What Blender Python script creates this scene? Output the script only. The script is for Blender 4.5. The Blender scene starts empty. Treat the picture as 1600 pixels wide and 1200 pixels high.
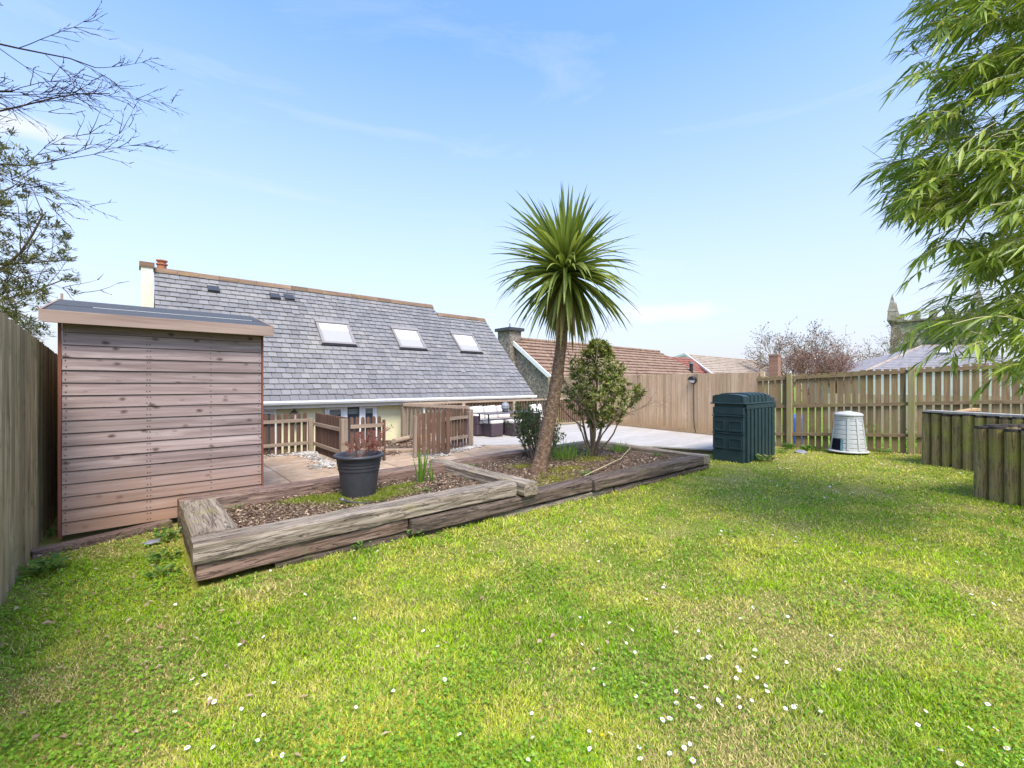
import bpy, bmesh, math, random
import numpy as np
from mathutils import Vector, Matrix, noise as mnoise
R = math.radians
scene = bpy.context.scene
# ---------------------------------------------------------------- camera, sky, sun, exposure
cam_d = bpy.data.cameras.new("camera"); cam = bpy.data.objects.new("camera", cam_d)
scene.collection.objects.link(cam); scene.camera = cam
cam_d.sensor_width = 36; cam_d.lens = 36*680/1600; cam_d.clip_end = 3000; cam_d.clip_start = 0.05
cam.location = (0, 0, 1.5); cam.rotation_euler = (R(90), 0, R(49.25-90))
SUN_AZ = math.atan2(-.93, -.36); SUN_EL = R(55)          # direction towards the sun (x east, y north)
w = bpy.data.worlds.new("World"); scene.world = w; w.use_nodes = True
wt = w.node_tree; wt.nodes.clear()
def wn(t, **k):
    n = wt.nodes.new(t)
    for a, b in k.items(): setattr(n, a, b)
    return n
out = wn('ShaderNodeOutputWorld'); bg = wn('ShaderNodeBackground'); sky = wn('ShaderNodeTexSky')
sky.sky_type = 'NISHITA'; sky.sun_disc = False; sky.sun_elevation = SUN_EL
sky.sun_rotation = math.pi/2 - SUN_AZ; sky.air_density = 1.0; sky.dust_density = 1.6; sky.ozone_density = 1.3
bg.inputs[1].default_value = 0.15
tc = wn('ShaderNodeTexCoord'); mp = wn('ShaderNodeMapping'); mp.inputs['Scale'].default_value = (1.2, 1.2, 5.5); mp.inputs['Rotation'].default_value = (0, R(8), R(20))
nz = wn('ShaderNodeTexNoise'); nz.inputs['Scale'].default_value = 1.5; nz.inputs['Detail'].default_value = 9; nz.inputs['Roughness'].default_value = .62; nz.inputs['Distortion'].default_value = .6
rp = wn('ShaderNodeValToRGB'); rp.color_ramp.elements[0].position = .56; rp.color_ramp.elements[1].position = .85
rp.color_ramp.elements[1].color = (.40, .40, .40, 1)
L = wt.links.new
L(tc.outputs['Generated'], mp.inputs[0]); L(mp.outputs[0], nz.inputs[0]); L(nz.outputs[0], rp.inputs[0])
# a small bank of low cumulus, away over the roofs
def blob(dirv, wx, wz, seed):
    d = Vector(dirv).normalized()
    s = wn('ShaderNodeVectorMath', operation='SUBTRACT'); s.inputs[1].default_value = d; L(tc.outputs['Generated'], s.inputs[0])
    m = wn('ShaderNodeVectorMath', operation='MULTIPLY'); m.inputs[1].default_value = (1/wx, 1/wx, 1/wz); L(s.outputs[0], m.inputs[0])
    le = wn('ShaderNodeVectorMath', operation='LENGTH'); L(m.outputs[0], le.inputs[0])
    n2 = wn('ShaderNodeTexNoise'); n2.inputs['Scale'].default_value = 14; n2.inputs['Detail'].default_value = 8; L(tc.outputs['Generated'], n2.inputs[0])
    ma = wn('ShaderNodeMath', operation='MULTIPLY_ADD'); ma.inputs[1].default_value = -1.5; L(n2.outputs[0], ma.inputs[0]); L(le.outputs['Value'], ma.inputs[2])
    mr = wn('ShaderNodeMapRange'); mr.inputs[1].default_value = .35; mr.inputs[2].default_value = -.35; mr.inputs[3].default_value = 0; mr.inputs[4].default_value = .8
    L(ma.outputs[0], mr.inputs[0]); return mr
b1 = blob((.6528+.36*.7576, .7576-.36*.6528, .165), .13, .022, 1)
b2 = blob((.6528-1.15*.7576, .7576+1.15*.6528, .60), .07, .02, 2)
mx = wn('ShaderNodeMath', operation='MAXIMUM'); mx2 = wn('ShaderNodeMath', operation='MAXIMUM')
L(rp.outputs[0], mx.inputs[0]); L(b1.outputs[0], mx.inputs[1]); L(mx.outputs[0], mx2.inputs[0]); L(b2.outputs[0], mx2.inputs[1])
mix = wn('ShaderNodeMix', data_type='RGBA'); mix.inputs['B'].default_value = (3.4, 3.5, 3.65, 1)
# thin bright haze low in the sky
sep = wn('ShaderNodeSeparateXYZ'); L(tc.outputs['Generated'], sep.inputs[0])
hz = wn('ShaderNodeMapRange'); hz.inputs[1].default_value = 0.0; hz.inputs[2].default_value = .62; hz.inputs[3].default_value = .98; hz.inputs[4].default_value = .0; L(sep.outputs[2], hz.inputs[0])
mixh = wn('ShaderNodeMix', data_type='RGBA'); mixh.inputs['B'].default_value = (2.80, 2.80, 3.08, 1)
gain = wn('ShaderNodeMix', data_type='RGBA', blend_type='MULTIPLY'); gain.inputs[0].default_value = 1; gain.inputs['B'].default_value = (1.0, 1.24, 1.52, 1)
L(sky.outputs[0], gain.inputs['A']); L(gain.outputs['Result'], mixh.inputs['A']); L(hz.outputs[0], mixh.inputs[0])
L(mixh.outputs['Result'], mix.inputs['A']); L(mx2.outputs[0], mix.inputs[0]); L(mix.outputs['Result'], bg.inputs[0]); L(bg.outputs[0], out.inputs[0])
sd = bpy.data.lights.new("sun", 'SUN'); sd.energy = 2.5; sd.angle = R(22); sd.color = (1, .90, .77)
so = bpy.data.objects.new("sun", sd); scene.collection.objects.link(so)
so.rotation_euler = Vector((math.cos(SUN_AZ)*math.cos(SUN_EL), math.sin(SUN_AZ)*math.cos(SUN_EL), math.sin(SUN_EL))).to_track_quat('Z', 'Y').to_euler()
vs = scene.view_settings; vs.view_transform = 'Standard'; vs.look = 'None'; vs.exposure = 1.0; vs.gamma = 1
# ---------------------------------------------------------------- helpers
C = scene.collection
Fv = Vector((.6528, .7576, 0)); Rv = Vector((.7576, -.6528, 0))
def P(lat, d, z): return Fv*d + Rv*lat + Vector((0, 0, z))       # metres right of, ahead of and above the garden's viewpoint
class MB:
    def __init__(s): s.v = []; s.f = []; s.m = []
    def add(s, vs, fs, m=0):
        o = len(s.v); s.v.extend([tuple(v) for v in vs]); s.f.extend([tuple(i+o for i in f) for f in fs]); s.m.extend([m]*len(fs)); return s
    def hexa(s, p, m=0):      # p: 4 bottom (ccw), 4 top
        return s.add(p, [(3,2,1,0),(4,5,6,7),(0,1,5,4),(1,2,6,5),(2,3,7,6),(3,0,4,7)], m)
    def box(s, a, b, m=0):
        (x0,y0,z0),(x1,y1,z1) = a, b
        return s.hexa([(x0,y0,z0),(x1,y0,z0),(x1,y1,z0),(x0,y1,z0),(x0,y0,z1),(x1,y0,z1),(x1,y1,z1),(x0,y1,z1)], m)
    def bar(s, p, q, w, h, up=(0,0,1), m=0, off=0):          # beam from p to q, width w (sideways), height h
        p, q = Vector(p), Vector(q); d = (q-p).normalized(); u = Vector(up)
        if abs(d.dot(u)) > .99: u = Vector((0,1,0))
        sd_ = d.cross(u).normalized(); u2 = sd_.cross(d).normalized()
        a, b = sd_*w/2, u2*h/2
        return s.hexa([p-a-b, p+a-b, q+a-b, q-a-b, p-a+b, p+a+b, q+a+b, q-a+b], m)
    def tube(s, pts, rad, n=8, m=0, cap=True):
        pts = [Vector(p) for p in pts]; k = len(pts)
        if not hasattr(rad, '__len__'): rad = [rad]*k
        o = len(s.v); prev = None
        for i, p in enumerate(pts):
            t = (pts[min(i+1,k-1)]-pts[max(i-1,0)])
            t = t.normalized() if t.length > 1e-9 else Vector((0,0,1))
            if prev is None:
                a = t.orthogonal().normalized()
            else:
                a = prev - t*prev.dot(t); a = a.normalized() if a.length > 1e-6 else t.orthogonal().normalized()
            prev = a; b = t.cross(a)
            for j in range(n):
                an = 2*math.pi*j/n; q = p + (a*math.cos(an)+b*math.sin(an))*rad[i]; s.v.append((q.x,q.y,q.z))
        for i in range(k-1):
            for j in range(n):
                s.f.append((o+i*n+j, o+i*n+(j+1)%n, o+(i+1)*n+(j+1)%n, o+(i+1)*n+j)); s.m.append(m)
        if cap and n > 3:
            s.f.append(tuple(o+j for j in reversed(range(n)))); s.m.append(m)
            s.f.append(tuple(o+(k-1)*n+j for j in range(n))); s.m.append(m)
        return s
    def lathe(s, c, prof, n=32, m=0, ang=0):
        c = Vector(c); o = len(s.v); k = len(prof)
        for r, z in prof:
            for j in range(n):
                an = ang+2*math.pi*j/n; s.v.append((c.x+r*math.cos(an), c.y+r*math.sin(an), c.z+z))
        for i in range(k-1):
            for j in range(n):
                s.f.append((o+i*n+j, o+i*n+(j+1)%n, o+(i+1)*n+(j+1)%n, o+(i+1)*n+j)); s.m.append(m)
        return s
    def ico(s, c, r, m=0, sq=(1,1,1), rng=random, j=.25):
        t = 1.618; vs = [(-1,t,0),(1,t,0),(-1,-t,0),(1,-t,0),(0,-1,t),(0,1,t),(0,-1,-t),(0,1,-t),(t,0,-1),(t,0,1),(-t,0,-1),(-t,0,1)]
        fs = [(0,11,5),(0,5,1),(0,1,7),(0,7,10),(0,10,11),(1,5,9),(5,11,4),(11,10,2),(10,7,6),(7,1,8),(3,9,4),(3,4,2),(3,2,6),(3,6,8),(3,8,9),(4,9,5),(2,4,11),(6,2,10),(8,6,7),(9,8,1)]
        a = rng.uniform(0, 6.28); ca, sa = math.cos(a), math.sin(a); o = []
        for x, y, z in vs:
            k = r/1.9*(1+rng.uniform(-j, j)); x, y, z = x*k*sq[0], y*k*sq[1], z*k*sq[2]
            o.append((c[0]+x*ca-y*sa, c[1]+x*sa+y*ca, c[2]+z))
        return s.add(o, fs, m)
    def build(s, name, mat, parent=None, smooth=False, bevel=0, origin=None):
        me = bpy.data.meshes.new(name); o = org(parent) if parent else Vector(origin or (0,0,0))
        a = np.array(s.v, dtype=np.float32) - np.array(o, dtype=np.float32)
        me.from_pydata(a.tolist(), [], s.f)
        mats = mat if isinstance(mat, (list, tuple)) else [mat]
        for mt in mats: me.materials.append(mt)
        if len(mats) > 1: me.polygons.foreach_set('material_index', s.m)
        if smooth: me.polygons.foreach_set('use_smooth', [True]*len(s.f))
        me.update(); ob = bpy.data.objects.new(name, me); C.objects.link(ob)
        if parent: ob.parent = parent
        else: ob.location = o
        if bevel:
            b = ob.modifiers.new('bevel', 'BEVEL'); b.width = bevel; b.segments = 2; b.limit_method = 'ANGLE'; b.angle_limit = R(40)
        return ob
def org(o):
    v = Vector((0,0,0))
    while o: v = v + Vector(o.location); o = o.parent
    return v
def tag(o, label=None, cat=None, group=None, kind=None):
    if label: o['label'] = label
    if cat: o['category'] = cat
    if group: o['group'] = group
    if kind: o['kind'] = kind
    return o
def thing(name, loc, label, cat, group=None):
    o = bpy.data.objects.new(name, None); o.location = loc; o.empty_display_size = .1; C.objects.link(o)
    return tag(o, label, cat, group)
def struct(o): return tag(o, kind='structure')
def stuff(o, label, cat): return tag(o, label, cat, kind='stuff')
# numpy value noise
def vnoise(x, y, seed=0, scale=1.0):
    x = x*scale; y = y*scale; xi = np.floor(x).astype(np.int64); yi = np.floor(y).astype(np.int64); fx = x-xi; fy = y-yi
    fx = fx*fx*(3-2*fx); fy = fy*fy*(3-2*fy)
    def h(i, j):
        n = (i*374761393 + j*668265263 + seed*974634777) & 0xffffffff
        n = ((n ^ (n >> 13))*1274126177) & 0xffffffff
        return ((n ^ (n >> 16)) & 0xffff)/65535.0
    return (h(xi,yi)*(1-fx)+h(xi+1,yi)*fx)*(1-fy)+(h(xi,yi+1)*(1-fx)+h(xi+1,yi+1)*fx)*fy
def fbm(x, y, seed=0, scale=1.0, o=4):
    t = 0; a = .5
    for i in range(o): t = t + a*vnoise(x, y, seed+i*17, scale*2**i); a *= .5
    return t/(1-.5**o)
# ---------------------------------------------------------------- materials
MATS = {}
class NT:
    def __init__(s, name, rough=.8, spec=.3):
        s.m = bpy.data.materials.new(name); s.m.use_nodes = True; s.t = s.m.node_tree; s.b = s.t.nodes['Principled BSDF']
        s.b.inputs['Roughness'].default_value = rough; s.b.inputs['Specular IOR Level'].default_value = spec
        MATS[name] = s.m
    def n(s, t, **k):
        n = s.t.nodes.new(t)
        for a, b in k.items(): setattr(n, a, b)
        return n
    def l(s, a, b): s.t.links.new(a, b)
    def coord(s, scale=(1,1,1), island=0, kind='Object'):
        t = s.n('ShaderNodeTexCoord'); m = s.n('ShaderNodeMapping'); m.inputs['Scale'].default_value = scale; src = t.outputs[kind]
        if island:
            g = s.n('ShaderNodeNewGeometry'); k = s.n('ShaderNodeMath', operation='MULTIPLY'); k.inputs[1].default_value = island; s.l(g.outputs['Random Per Island'], k.inputs[0])
            a = s.n('ShaderNodeVectorMath', operation='ADD'); s.l(src, a.inputs[0]); s.l(k.outputs[0], a.inputs[1]); src = a.outputs[0]
        s.l(src, m.inputs[0]); return m.outputs[0]
    def noise(s, vec, scale, detail=6, rough=.6, dist=0):
        n = s.n('ShaderNodeTexNoise'); n.inputs['Scale'].default_value = scale; n.inputs['Detail'].default_value = detail; n.inputs['Roughness'].default_value = rough; n.inputs['Distortion'].default_value = dist
        s.l(vec, n.inputs[0]); return n.outputs[0]
    def ramp(s, fac, stops, interp='LINEAR'):
        r = s.n('ShaderNodeValToRGB'); e = r.color_ramp.elements; r.color_ramp.interpolation = interp
        while len(e) < len(stops): e.new(.5)
        for el, (p, c) in zip(e, stops):
            el.position = p; el.color = (*c, 1) if hasattr(c, '__len__') else (c, c, c, 1)
        s.l(fac, r.inputs[0]); return r.outputs[0]
    def mix(s, fac, a, b, blend='MIX'):
        m = s.n('ShaderNodeMix', data_type='RGBA', blend_type=blend)
        for i, v in ((m.inputs[0], fac), (m.inputs['A'], a), (m.inputs['B'], b)):
            if hasattr(v, 'node'): s.l(v, i)
            elif hasattr(v, '__len__'): i.default_value = (*v, 1)
            else: i.default_value = v if i.type == 'VALUE' else (v, v, v, 1)
        return m.outputs['Result']
    def island(s): return s.n('ShaderNodeNewGeometry').outputs['Random Per Island']
    def math(s, op, a, b=0):
        m = s.n('ShaderNodeMath', operation=op)
        for i, v in ((m.inputs[0], a), (m.inputs[1], b)):
            if hasattr(v, 'node'): s.l(v, i)
            else: i.default_value = v
        return m.outputs[0]
    def col(s, c):
        if hasattr(c, 'node'): s.l(c, s.b.inputs['Base Color'])
        else: s.b.inputs['Base Color'].default_value = (*c, 1)
        return s
    def bump(s, h, strength=.3, dist=.01):
        b = s.n('ShaderNodeBump'); b.inputs['Strength'].default_value = strength; b.inputs['Distance'].default_value = dist; s.l(h, b.inputs['Height']); s.l(b.outputs[0], s.b.inputs['Normal']); return s
def wood(name, cols, axis='z', grain=1, knots=.0, moss=None, mossamt=.5, cracks=False, rough=.85, bump=.35, var=.35, kcol=None, bottom=None):
    """cols dark, mid, light"""
    n = NT(name, rough, .2); ai = 'xyz'.index(axis)
    sc = [22*grain]*3; sc[ai] = 1.1*grain; v = n.coord(sc, 7.3)
    g = n.noise(v, 1, 9, .65, .6)
    c = n.ramp(g, [(.28, cols[0]), (.5, cols[1]), (.74, cols[2])])
    sc2 = [3.5]*3; sc2[ai] = .8; v2 = n.coord(sc2, 5.1); big = n.noise(v2, 1, 5, .6, .3)
    c = n.mix(n.ramp(big, [(.35, .0), (.72, .75)]), c, n.mix(.6, cols[0], cols[1]))
    isl = n.island(); c = n.mix(var, c, n.ramp(isl, [(0, .45), (.5, .9), (1, 1.0)]), 'MULTIPLY')
    h = g
    if knots:
        sk = [13]*3; sk[ai] = 8.0; vk = n.coord(sk, 9.7)
        vd = n.noise(vk, 2.2, 2); 
        vo = n.n('ShaderNodeTexVoronoi'); vo.inputs['Scale'].default_value = 1; 
        am = n.n('ShaderNodeVectorMath', operation='MULTIPLY_ADD'); am.inputs[1].default_value = (.25,.25,.25); 
        cn = n.n('ShaderNodeCombineXYZ'); n.l(vd, cn.inputs[0]); n.l(vd, cn.inputs[1]); n.l(cn.outputs[0], am.inputs[0]); n.l(vk, am.inputs[2]); n.l(am.outputs[0], vo.inputs[0])
        gate = n.math('GREATER_THAN', n.n('ShaderNodeNewGeometry').outputs['Random Per Island'], -1)
        kf = n.ramp(vo.outputs['Distance'], [(.09, knots), (.16, knots*.75), (.33, 0.0)])
        rnd = n.n('ShaderNodeSeparateColor'); n.l(vo.outputs['Color'], rnd.inputs[0])
        kf2 = n.math('MULTIPLY', kf, n.math('GREATER_THAN', rnd.outputs[0], .78))
        c = n.mix(kf2, c, kcol or [x*.35 for x in cols[0]])
    if cracks:
        sc3 = [26]*3; sc3[ai] = 1.3; cr = n.noise(n.coord(sc3, 3.3), 1, 4, .6, 1.2)
        ab = n.math('ABSOLUTE', n.math('SUBTRACT', cr, .5)); cf = n.ramp(ab, [(.0, .85), (.03, .0)])
        c = n.mix(cf, c, [x*.22 for x in cols[0]]); h = n.math('SUBTRACT', g, n.math('MULTIPLY', cf, .8))
    if moss:
        mn = n.noise(n.coord((1,1,1)), 3.2, 8, .7, .5); c = n.mix(n.ramp(mn, [(.62-mossamt*.3, 0.0), (.80-mossamt*.2, .85)]), c, moss)
    if bottom:   # (colour, z0, z1) damp growth near the ground, in the thing's own coordinates
        t = n.n('ShaderNodeTexCoord'); sp = n.n('ShaderNodeSeparateXYZ'); n.l(t.outputs['Object'], sp.inputs[0])
        mn = n.noise(n.coord((1,1,1)), 9, 6, .7); zz = n.math('ADD', sp.outputs[2], n.math('MULTIPLY', mn, -.5))
        mr = n.n('ShaderNodeMapRange'); mr.inputs[1].default_value = bottom[1]; mr.inputs[2].default_value = bottom[2]; mr.inputs[3].default_value = .8; mr.inputs[4].default_value = 0; n.l(zz, mr.inputs[0])
        c = n.mix(mr.outputs[0], c, bottom[0])
    n.col(c).bump(h, bump, .006); return n.m
def plain(name, c, rough=.6, spec=.4, var=.12, scale=8, bump=0, metal=0):
    n = NT(name, rough, spec); nn = n.noise(n.coord(), scale, 6)
    n.col(n.mix(n.ramp(nn, [(.3, 1.0), (.7, 0.0)]), c, [x*(1-var*2) for x in c])); n.b.inputs['Metallic'].default_value = metal
    if bump: n.bump(nn, bump, .004)
    return n.m
def leafmat(name, c0, c1, c2, trans=.35, rough=.5, spec=.35):
    n = NT(name, rough, spec); c = n.ramp(n.island(), [(0, c0), (.5, c1), (1, c2)])
    big = n.noise(n.coord(), 5, 4); c = n.mix(n.ramp(big, [(.35, 0.), (.7, .35)]), c, [x*.6 for x in c1]); n.col(c)
    tr = n.n('ShaderNodeBsdfTranslucent'); n.l(n.mix(1.0, c, (1.5, 1.5, .9), 'MULTIPLY'), tr.inputs[0])
    ms = n.n('ShaderNodeMixShader'); ms.inputs[0].default_value = trans; n.l(n.b.outputs[0], ms.inputs[1]); n.l(tr.outputs[0], ms.inputs[2])
    n.l(ms.outputs[0], n.t.nodes['Material Output'].inputs[0]); return n.m
M = dict(
 leftfence=wood('weathered_green_fence', [(.13,.085,.045),(.42,.31,.165),(.70,.56,.34)], 'z', 1.2, .3, moss=(.16,.16,.06), mossamt=.3, var=.75),
 shed=wood('pinkish_shiplap', [(.13,.088,.078),(.34,.255,.234),(.54,.445,.41)], 'x', .9, .9, var=.5, kcol=(.07,.04,.03), bottom=((.36,.19,.09), -.4, .45)),
 shedtrim=wood('shed_fascia_wood', [(.20,.13,.10),(.33,.235,.19),(.44,.33,.27)], 'x', .8, .8, var=.1, kcol=(.11,.06,.035)),
 redtrim=wood('red_brown_trim', [(.10,.035,.022),(.20,.075,.05),(.27,.12,.08)], 'z', 1, 0, var=.1),
 pale=wood('pale_close_board', [(.42,.25,.13),(.63,.43,.26),(.78,.60,.41)], 'z', .7, .6, var=.48, kcol=(.25,.13,.055), bump=.15, bottom=((.40,.25,.11), -.35, .25)),
 palex=wood('pale_gravel_board', [(.34,.20,.10),(.48,.32,.18),(.58,.42,.26)], 'x', .7, .4, var=.1, bump=.15),
 picket=wood('brown_picket', [(.075,.04,.026),(.15,.085,.058),(.23,.145,.10)], 'z', 1, .2, moss=(.16,.15,.06), mossamt=.15, var=.4),
 railx=wood('weathered_rail_x', [(.16,.12,.085),(.30,.225,.165),(.42,.33,.25)], 'x', 1, .2, var=.2),
 raily=wood('weathered_rail_y', [(.16,.12,.085),(.32,.235,.165),(.46,.36,.25)], 'y', 1, .2, var=.2),
 post=wood('weathered_post', [(.16,.12,.085),(.30,.225,.165),(.42,.33,.25)], 'z', 1, .2, var=.2, moss=(.32,.33,.10), mossamt=.1),
 rfence=wood('olive_brown_picket', [(.12,.075,.038),(.27,.185,.10),(.42,.315,.19)], 'z', 1, .3, moss=(.20,.19,.06), mossamt=.45, var=.6),
 rrail=wood('olive_brown_rail', [(.11,.07,.04),(.22,.155,.09),(.32,.24,.15)], 'y', 1, .2, moss=(.20,.19,.06), mossamt=.35, var=.3),
 rpost=wood('olive_post', [(.20,.15,.07),(.36,.29,.15),(.46,.38,.22)], 'z', 1, .2, moss=(.26,.27,.07), mossamt=.5, var=.2),
 log=wood('mossy_log', [(.09,.055,.03),(.34,.25,.12),(.56,.44,.25)], 'z', .7, .4, moss=(.34,.34,.06), mossamt=.6, var=.6, cracks=True),
 logend=wood('dark_log_end', [(.035,.028,.022),(.07,.055,.045),(.13,.11,.09)], 'x', 1, 0, var=.2),
 sleepx=wood('grey_sleeper_x', [(.11,.078,.055),(.31,.25,.19),(.49,.42,.335)], 'x', 1.0, .3, cracks=True, moss=(.30,.27,.11), mossamt=.12, bump=.7, var=.2),
 sleepy=wood('grey_sleeper_y', [(.11,.078,.055),(.30,.24,.18),(.46,.39,.30)], 'y', 1.0, .3, cracks=True, moss=(.26,.24,.07), mossamt=.3, bump=.7, var=.2),
 sleepd=wood('dark_sleeper_x', [(.055,.04,.03),(.145,.105,.08),(.27,.205,.165)], 'x', .9, .3, cracks=True, moss=(.18,.19,.07), mossamt=.2, bump=.8, var=.3),
 sleepr=wood('reddish_sleeper_x', [(.10,.06,.045),(.25,.165,.125),(.38,.285,.225)], 'x', .9, .3, cracks=True, moss=(.2,.2,.08), mossamt=.12, bump=.7, var=.3),
 white=plain('white_plastic', (.78,.78,.77), .35, .5, .05), cream=plain('cream_board', (.74,.69,.55), .5, .3, .06),
 yellow=plain('yellow_render', (.78,.73,.46), .9, .2, .06, 3, .25),
 render=plain('cream_render', (.74,.70,.58), .9, .2, .06, 3, .2),
 black=plain('black_metal', (.02,.02,.022), .4, .5), char=plain('charcoal_plastic', (.052,.052,.058), .45, .45, .15, 14),
 green=None, felt=plain('grey_roof_felt', (.10,.105,.115), .95, .2, .25, 60, .5),
 rattan=None, cushion=plain('cream_cushion', (.72,.66,.60), .9, .1, .06, 20, .1), tabletop=plain('dark_table', (.12,.11,.12), .35, .5),
 brick=None, soil=None, tin=plain('grey_lead', (.25,.25,.27), .5, .5), terracotta=plain('orange_clay', (.50,.19,.09), .8, .3, .2, 20),
 blueplastic=plain('blue_plastic', (.03,.12,.45), .5, .4),
 trunkpalm=None, bark=plain('pale_bark', (.33,.24,.16), .9, .2, .3, 30, .6), barkd=plain('red_brown_bark', (.05,.025,.018), .9, .2, .25, 20, .3),
 barkfar=plain('far_twig_bark', (.24,.175,.12), .9, .1, .2, 4), barkred=plain('reddish_twig', (.30,.18,.14), .9, .1, .2, 4),
 ivy=leafmat('ivy_leaf', (.05,.07,.02), (.09,.11,.035), (.14,.15,.05), .2),
)
def mk_slate():
    n = NT('grey_slate', .55, .35); c = n.ramp(n.island(), [(0, (.16,.154,.15)), (.35, (.195,.187,.182)), (.75, (.218,.209,.203)), (1, (.255,.238,.22))])
    nn = n.noise(n.coord(island=4), 5, 8, .65); c = n.mix(n.ramp(nn, [(.4, 0.), (.75, .55)]), c, (.16,.15,.155))
    n2 = n.noise(n.coord(), .9, 6, .7); c = n.mix(n.ramp(n2, [(.5, 0.), (.72, .4)]), c, (.36,.32,.26))
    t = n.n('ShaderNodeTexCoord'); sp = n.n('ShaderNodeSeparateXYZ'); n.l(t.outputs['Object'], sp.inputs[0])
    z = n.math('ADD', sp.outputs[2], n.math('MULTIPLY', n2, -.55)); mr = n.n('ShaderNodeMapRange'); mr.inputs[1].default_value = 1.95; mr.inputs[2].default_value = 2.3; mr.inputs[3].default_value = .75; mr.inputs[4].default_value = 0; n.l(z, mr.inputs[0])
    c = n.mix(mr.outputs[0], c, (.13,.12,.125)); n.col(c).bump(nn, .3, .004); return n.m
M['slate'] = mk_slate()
def mk_roof(name, cs, lich=(.45,.40,.28)):
    n = NT(name, .85, .2); v = n.coord((1,1,1)); c = n.ramp(n.noise(v, 2.5, 8, .7), [(.3, cs[0]), (.5, cs[1]), (.72, cs[2])])
    b = n.n('ShaderNodeTexWave'); b.bands_direction = 'X'; b.inputs['Scale'].default_value = 1.05; b.inputs['Distortion'].default_value = .15; n.l(v, b.inputs[0])
    c = n.mix(n.ramp(b.outputs[0], [(0, .35), (.25, 0.)]), c, [x*.4 for x in cs[0]])
    c = n.mix(n.ramp(n.noise(v, 12, 6, .7), [(.6, 0.), (.75, .4)]), c, lich); n.col(c).bump(b.outputs[0], .4, .02); return n.m
M['brownroof'] = mk_roof('red_brown_tiles', [(.16,.095,.065),(.28,.18,.125),(.38,.265,.195)])
M['redroof'] = mk_roof('deep_red_tiles', [(.15,.05,.035),(.26,.10,.07),(.34,.15,.11)])
M['tanroof'] = mk_roof('tan_tiles', [(.24,.18,.13),(.38,.30,.23),(.48,.40,.32)])
M['lilroof'] = mk_roof('lilac_slates', [(.20,.18,.18),(.29,.265,.265),(.37,.34,.335)])
def mk_stone(name, cs, scale=5):
    n = NT(name, .95, .15); v = n.coord((1,1,1)); vo = n.n('ShaderNodeTexVoronoi'); vo.inputs['Scale'].default_value = scale; n.l(v, vo.inputs[0]); sp = n.n('ShaderNodeSeparateColor'); n.l(vo.outputs['Color'], sp.inputs[0])
    c = n.ramp(sp.outputs[0], [(0, cs[0]), (.5, cs[1]), (1, cs[2])]); c = n.mix(n.ramp(n.noise(v, 1.5, 8, .7), [(.45, 0.), (.7, .6)]), c, cs[0])
    n.col(c).bump(vo.outputs['Distance'], .4, .03); return n.m
M['stonewall'] = mk_stone('rubble_stone', [(.11,.09,.075),(.23,.19,.155),(.36,.30,.245)], 13)
M['tower'] = mk_stone('church_stone', [(.16,.14,.10),(.28,.25,.19),(.38,.34,.28)], 2.2)
def mk_brick():
    n = NT('red_brown_brick', .9, .2); b = n.n('ShaderNodeTexBrick'); b.inputs['Color1'].default_value = (.24,.10,.07,1); b.inputs['Color2'].default_value = (.34,.17,.12,1); b.inputs['Mortar'].default_value = (.3,.26,.22,1)
    b.inputs['Scale'].default_value = 5; v = n.coord((1,1,1)); m = n.n('ShaderNodeMapping'); m.inputs['Rotation'].default_value = (R(90),0,0); n.l(v, m.inputs[0]); n.l(m.outputs[0], b.inputs[0]); n.col(b.outputs[0]); return n.m
M['brick'] = mk_brick()
def mk_glass(name, c):
    n = NT(name, .08, .6); n.col(c); return n.m
M['glass'] = mk_glass('dark_window_glass', (.05,.06,.07)); M['blind'] = plain('pale_blind', (.36,.345,.34), .5, .5, .03); M['blindw'] = plain('white_blind', (.70,.71,.72), .3, .6, .02)
M['netting'] = plain('grey_net_curtain', (.23,.24,.22), .6, .4, .2, 12)
def mk_green():
    n = NT('dark_green_tank_plastic', .5, .4); v = n.coord(); c = n.mix(n.ramp(n.noise(v, 6, 7, .7), [(.4, 0.), (.7, .5)]), (.018,.040,.043), (.036,.070,.074)); n.col(c).bump(n.noise(v, 60, 3), .08, .003); return n.m
M['green'] = mk_green()
def mk_comp():
    n = NT('pale_grey_bin_plastic', .5, .4); v = n.coord(); n.col(n.mix(n.ramp(n.noise(v, 5, 7, .7), [(.4, 0.), (.7, .5)]), (.47,.475,.46), (.34,.345,.32))); return n.m
M['comp'] = mk_comp()
def mk_rattan():
    n = NT('purple_brown_rattan', .6, .35); b = n.n('ShaderNodeTexChecker'); b.inputs['Scale'].default_value = 60; n.l(n.coord(), b.inputs[0]); b.inputs['Color1'].default_value = (.055,.035,.045,1); b.inputs['Color2'].default_value = (.10,.07,.08,1); n.col(b.outputs[0]).bump(b.outputs[1], .4, .003); return n.m
M['rattan'] = mk_rattan()
def mk_soil(name, cs, sc=14):
    n = NT(name, .95, .1); v = n.coord(); a = n.noise(v, sc, 10, .75); n.col(n.mix(n.ramp(n.noise(v, 1.7, 5), [(.45,0.),(.7,.6)]), n.ramp(a, [(.3, cs[0]), (.5, cs[1]), (.7, cs[2])]), cs[0])).bump(a, .8, .02); return n.m
M['soil'] = mk_soil('brown_soil', [(.05,.03,.02),(.13,.085,.06),(.25,.18,.13)])
def mk_lawn():
    n = NT('lawn_floor', .95, .1); v = n.coord(); a = n.noise(v, 24, 10, .75); b = n.noise(v, 1.1, 6, .65)
    c = n.ramp(a, [(.3, (.10,.12,.02)), (.5, (.20,.21,.03)), (.72, (.34,.29,.10))]); c = n.mix(n.ramp(b, [(.42, 0.), (.68, .75)]), c, (.30,.26,.09)); n.col(c).bump(a, .8, .02); return n.m
M['lawn'] = mk_lawn()
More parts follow.
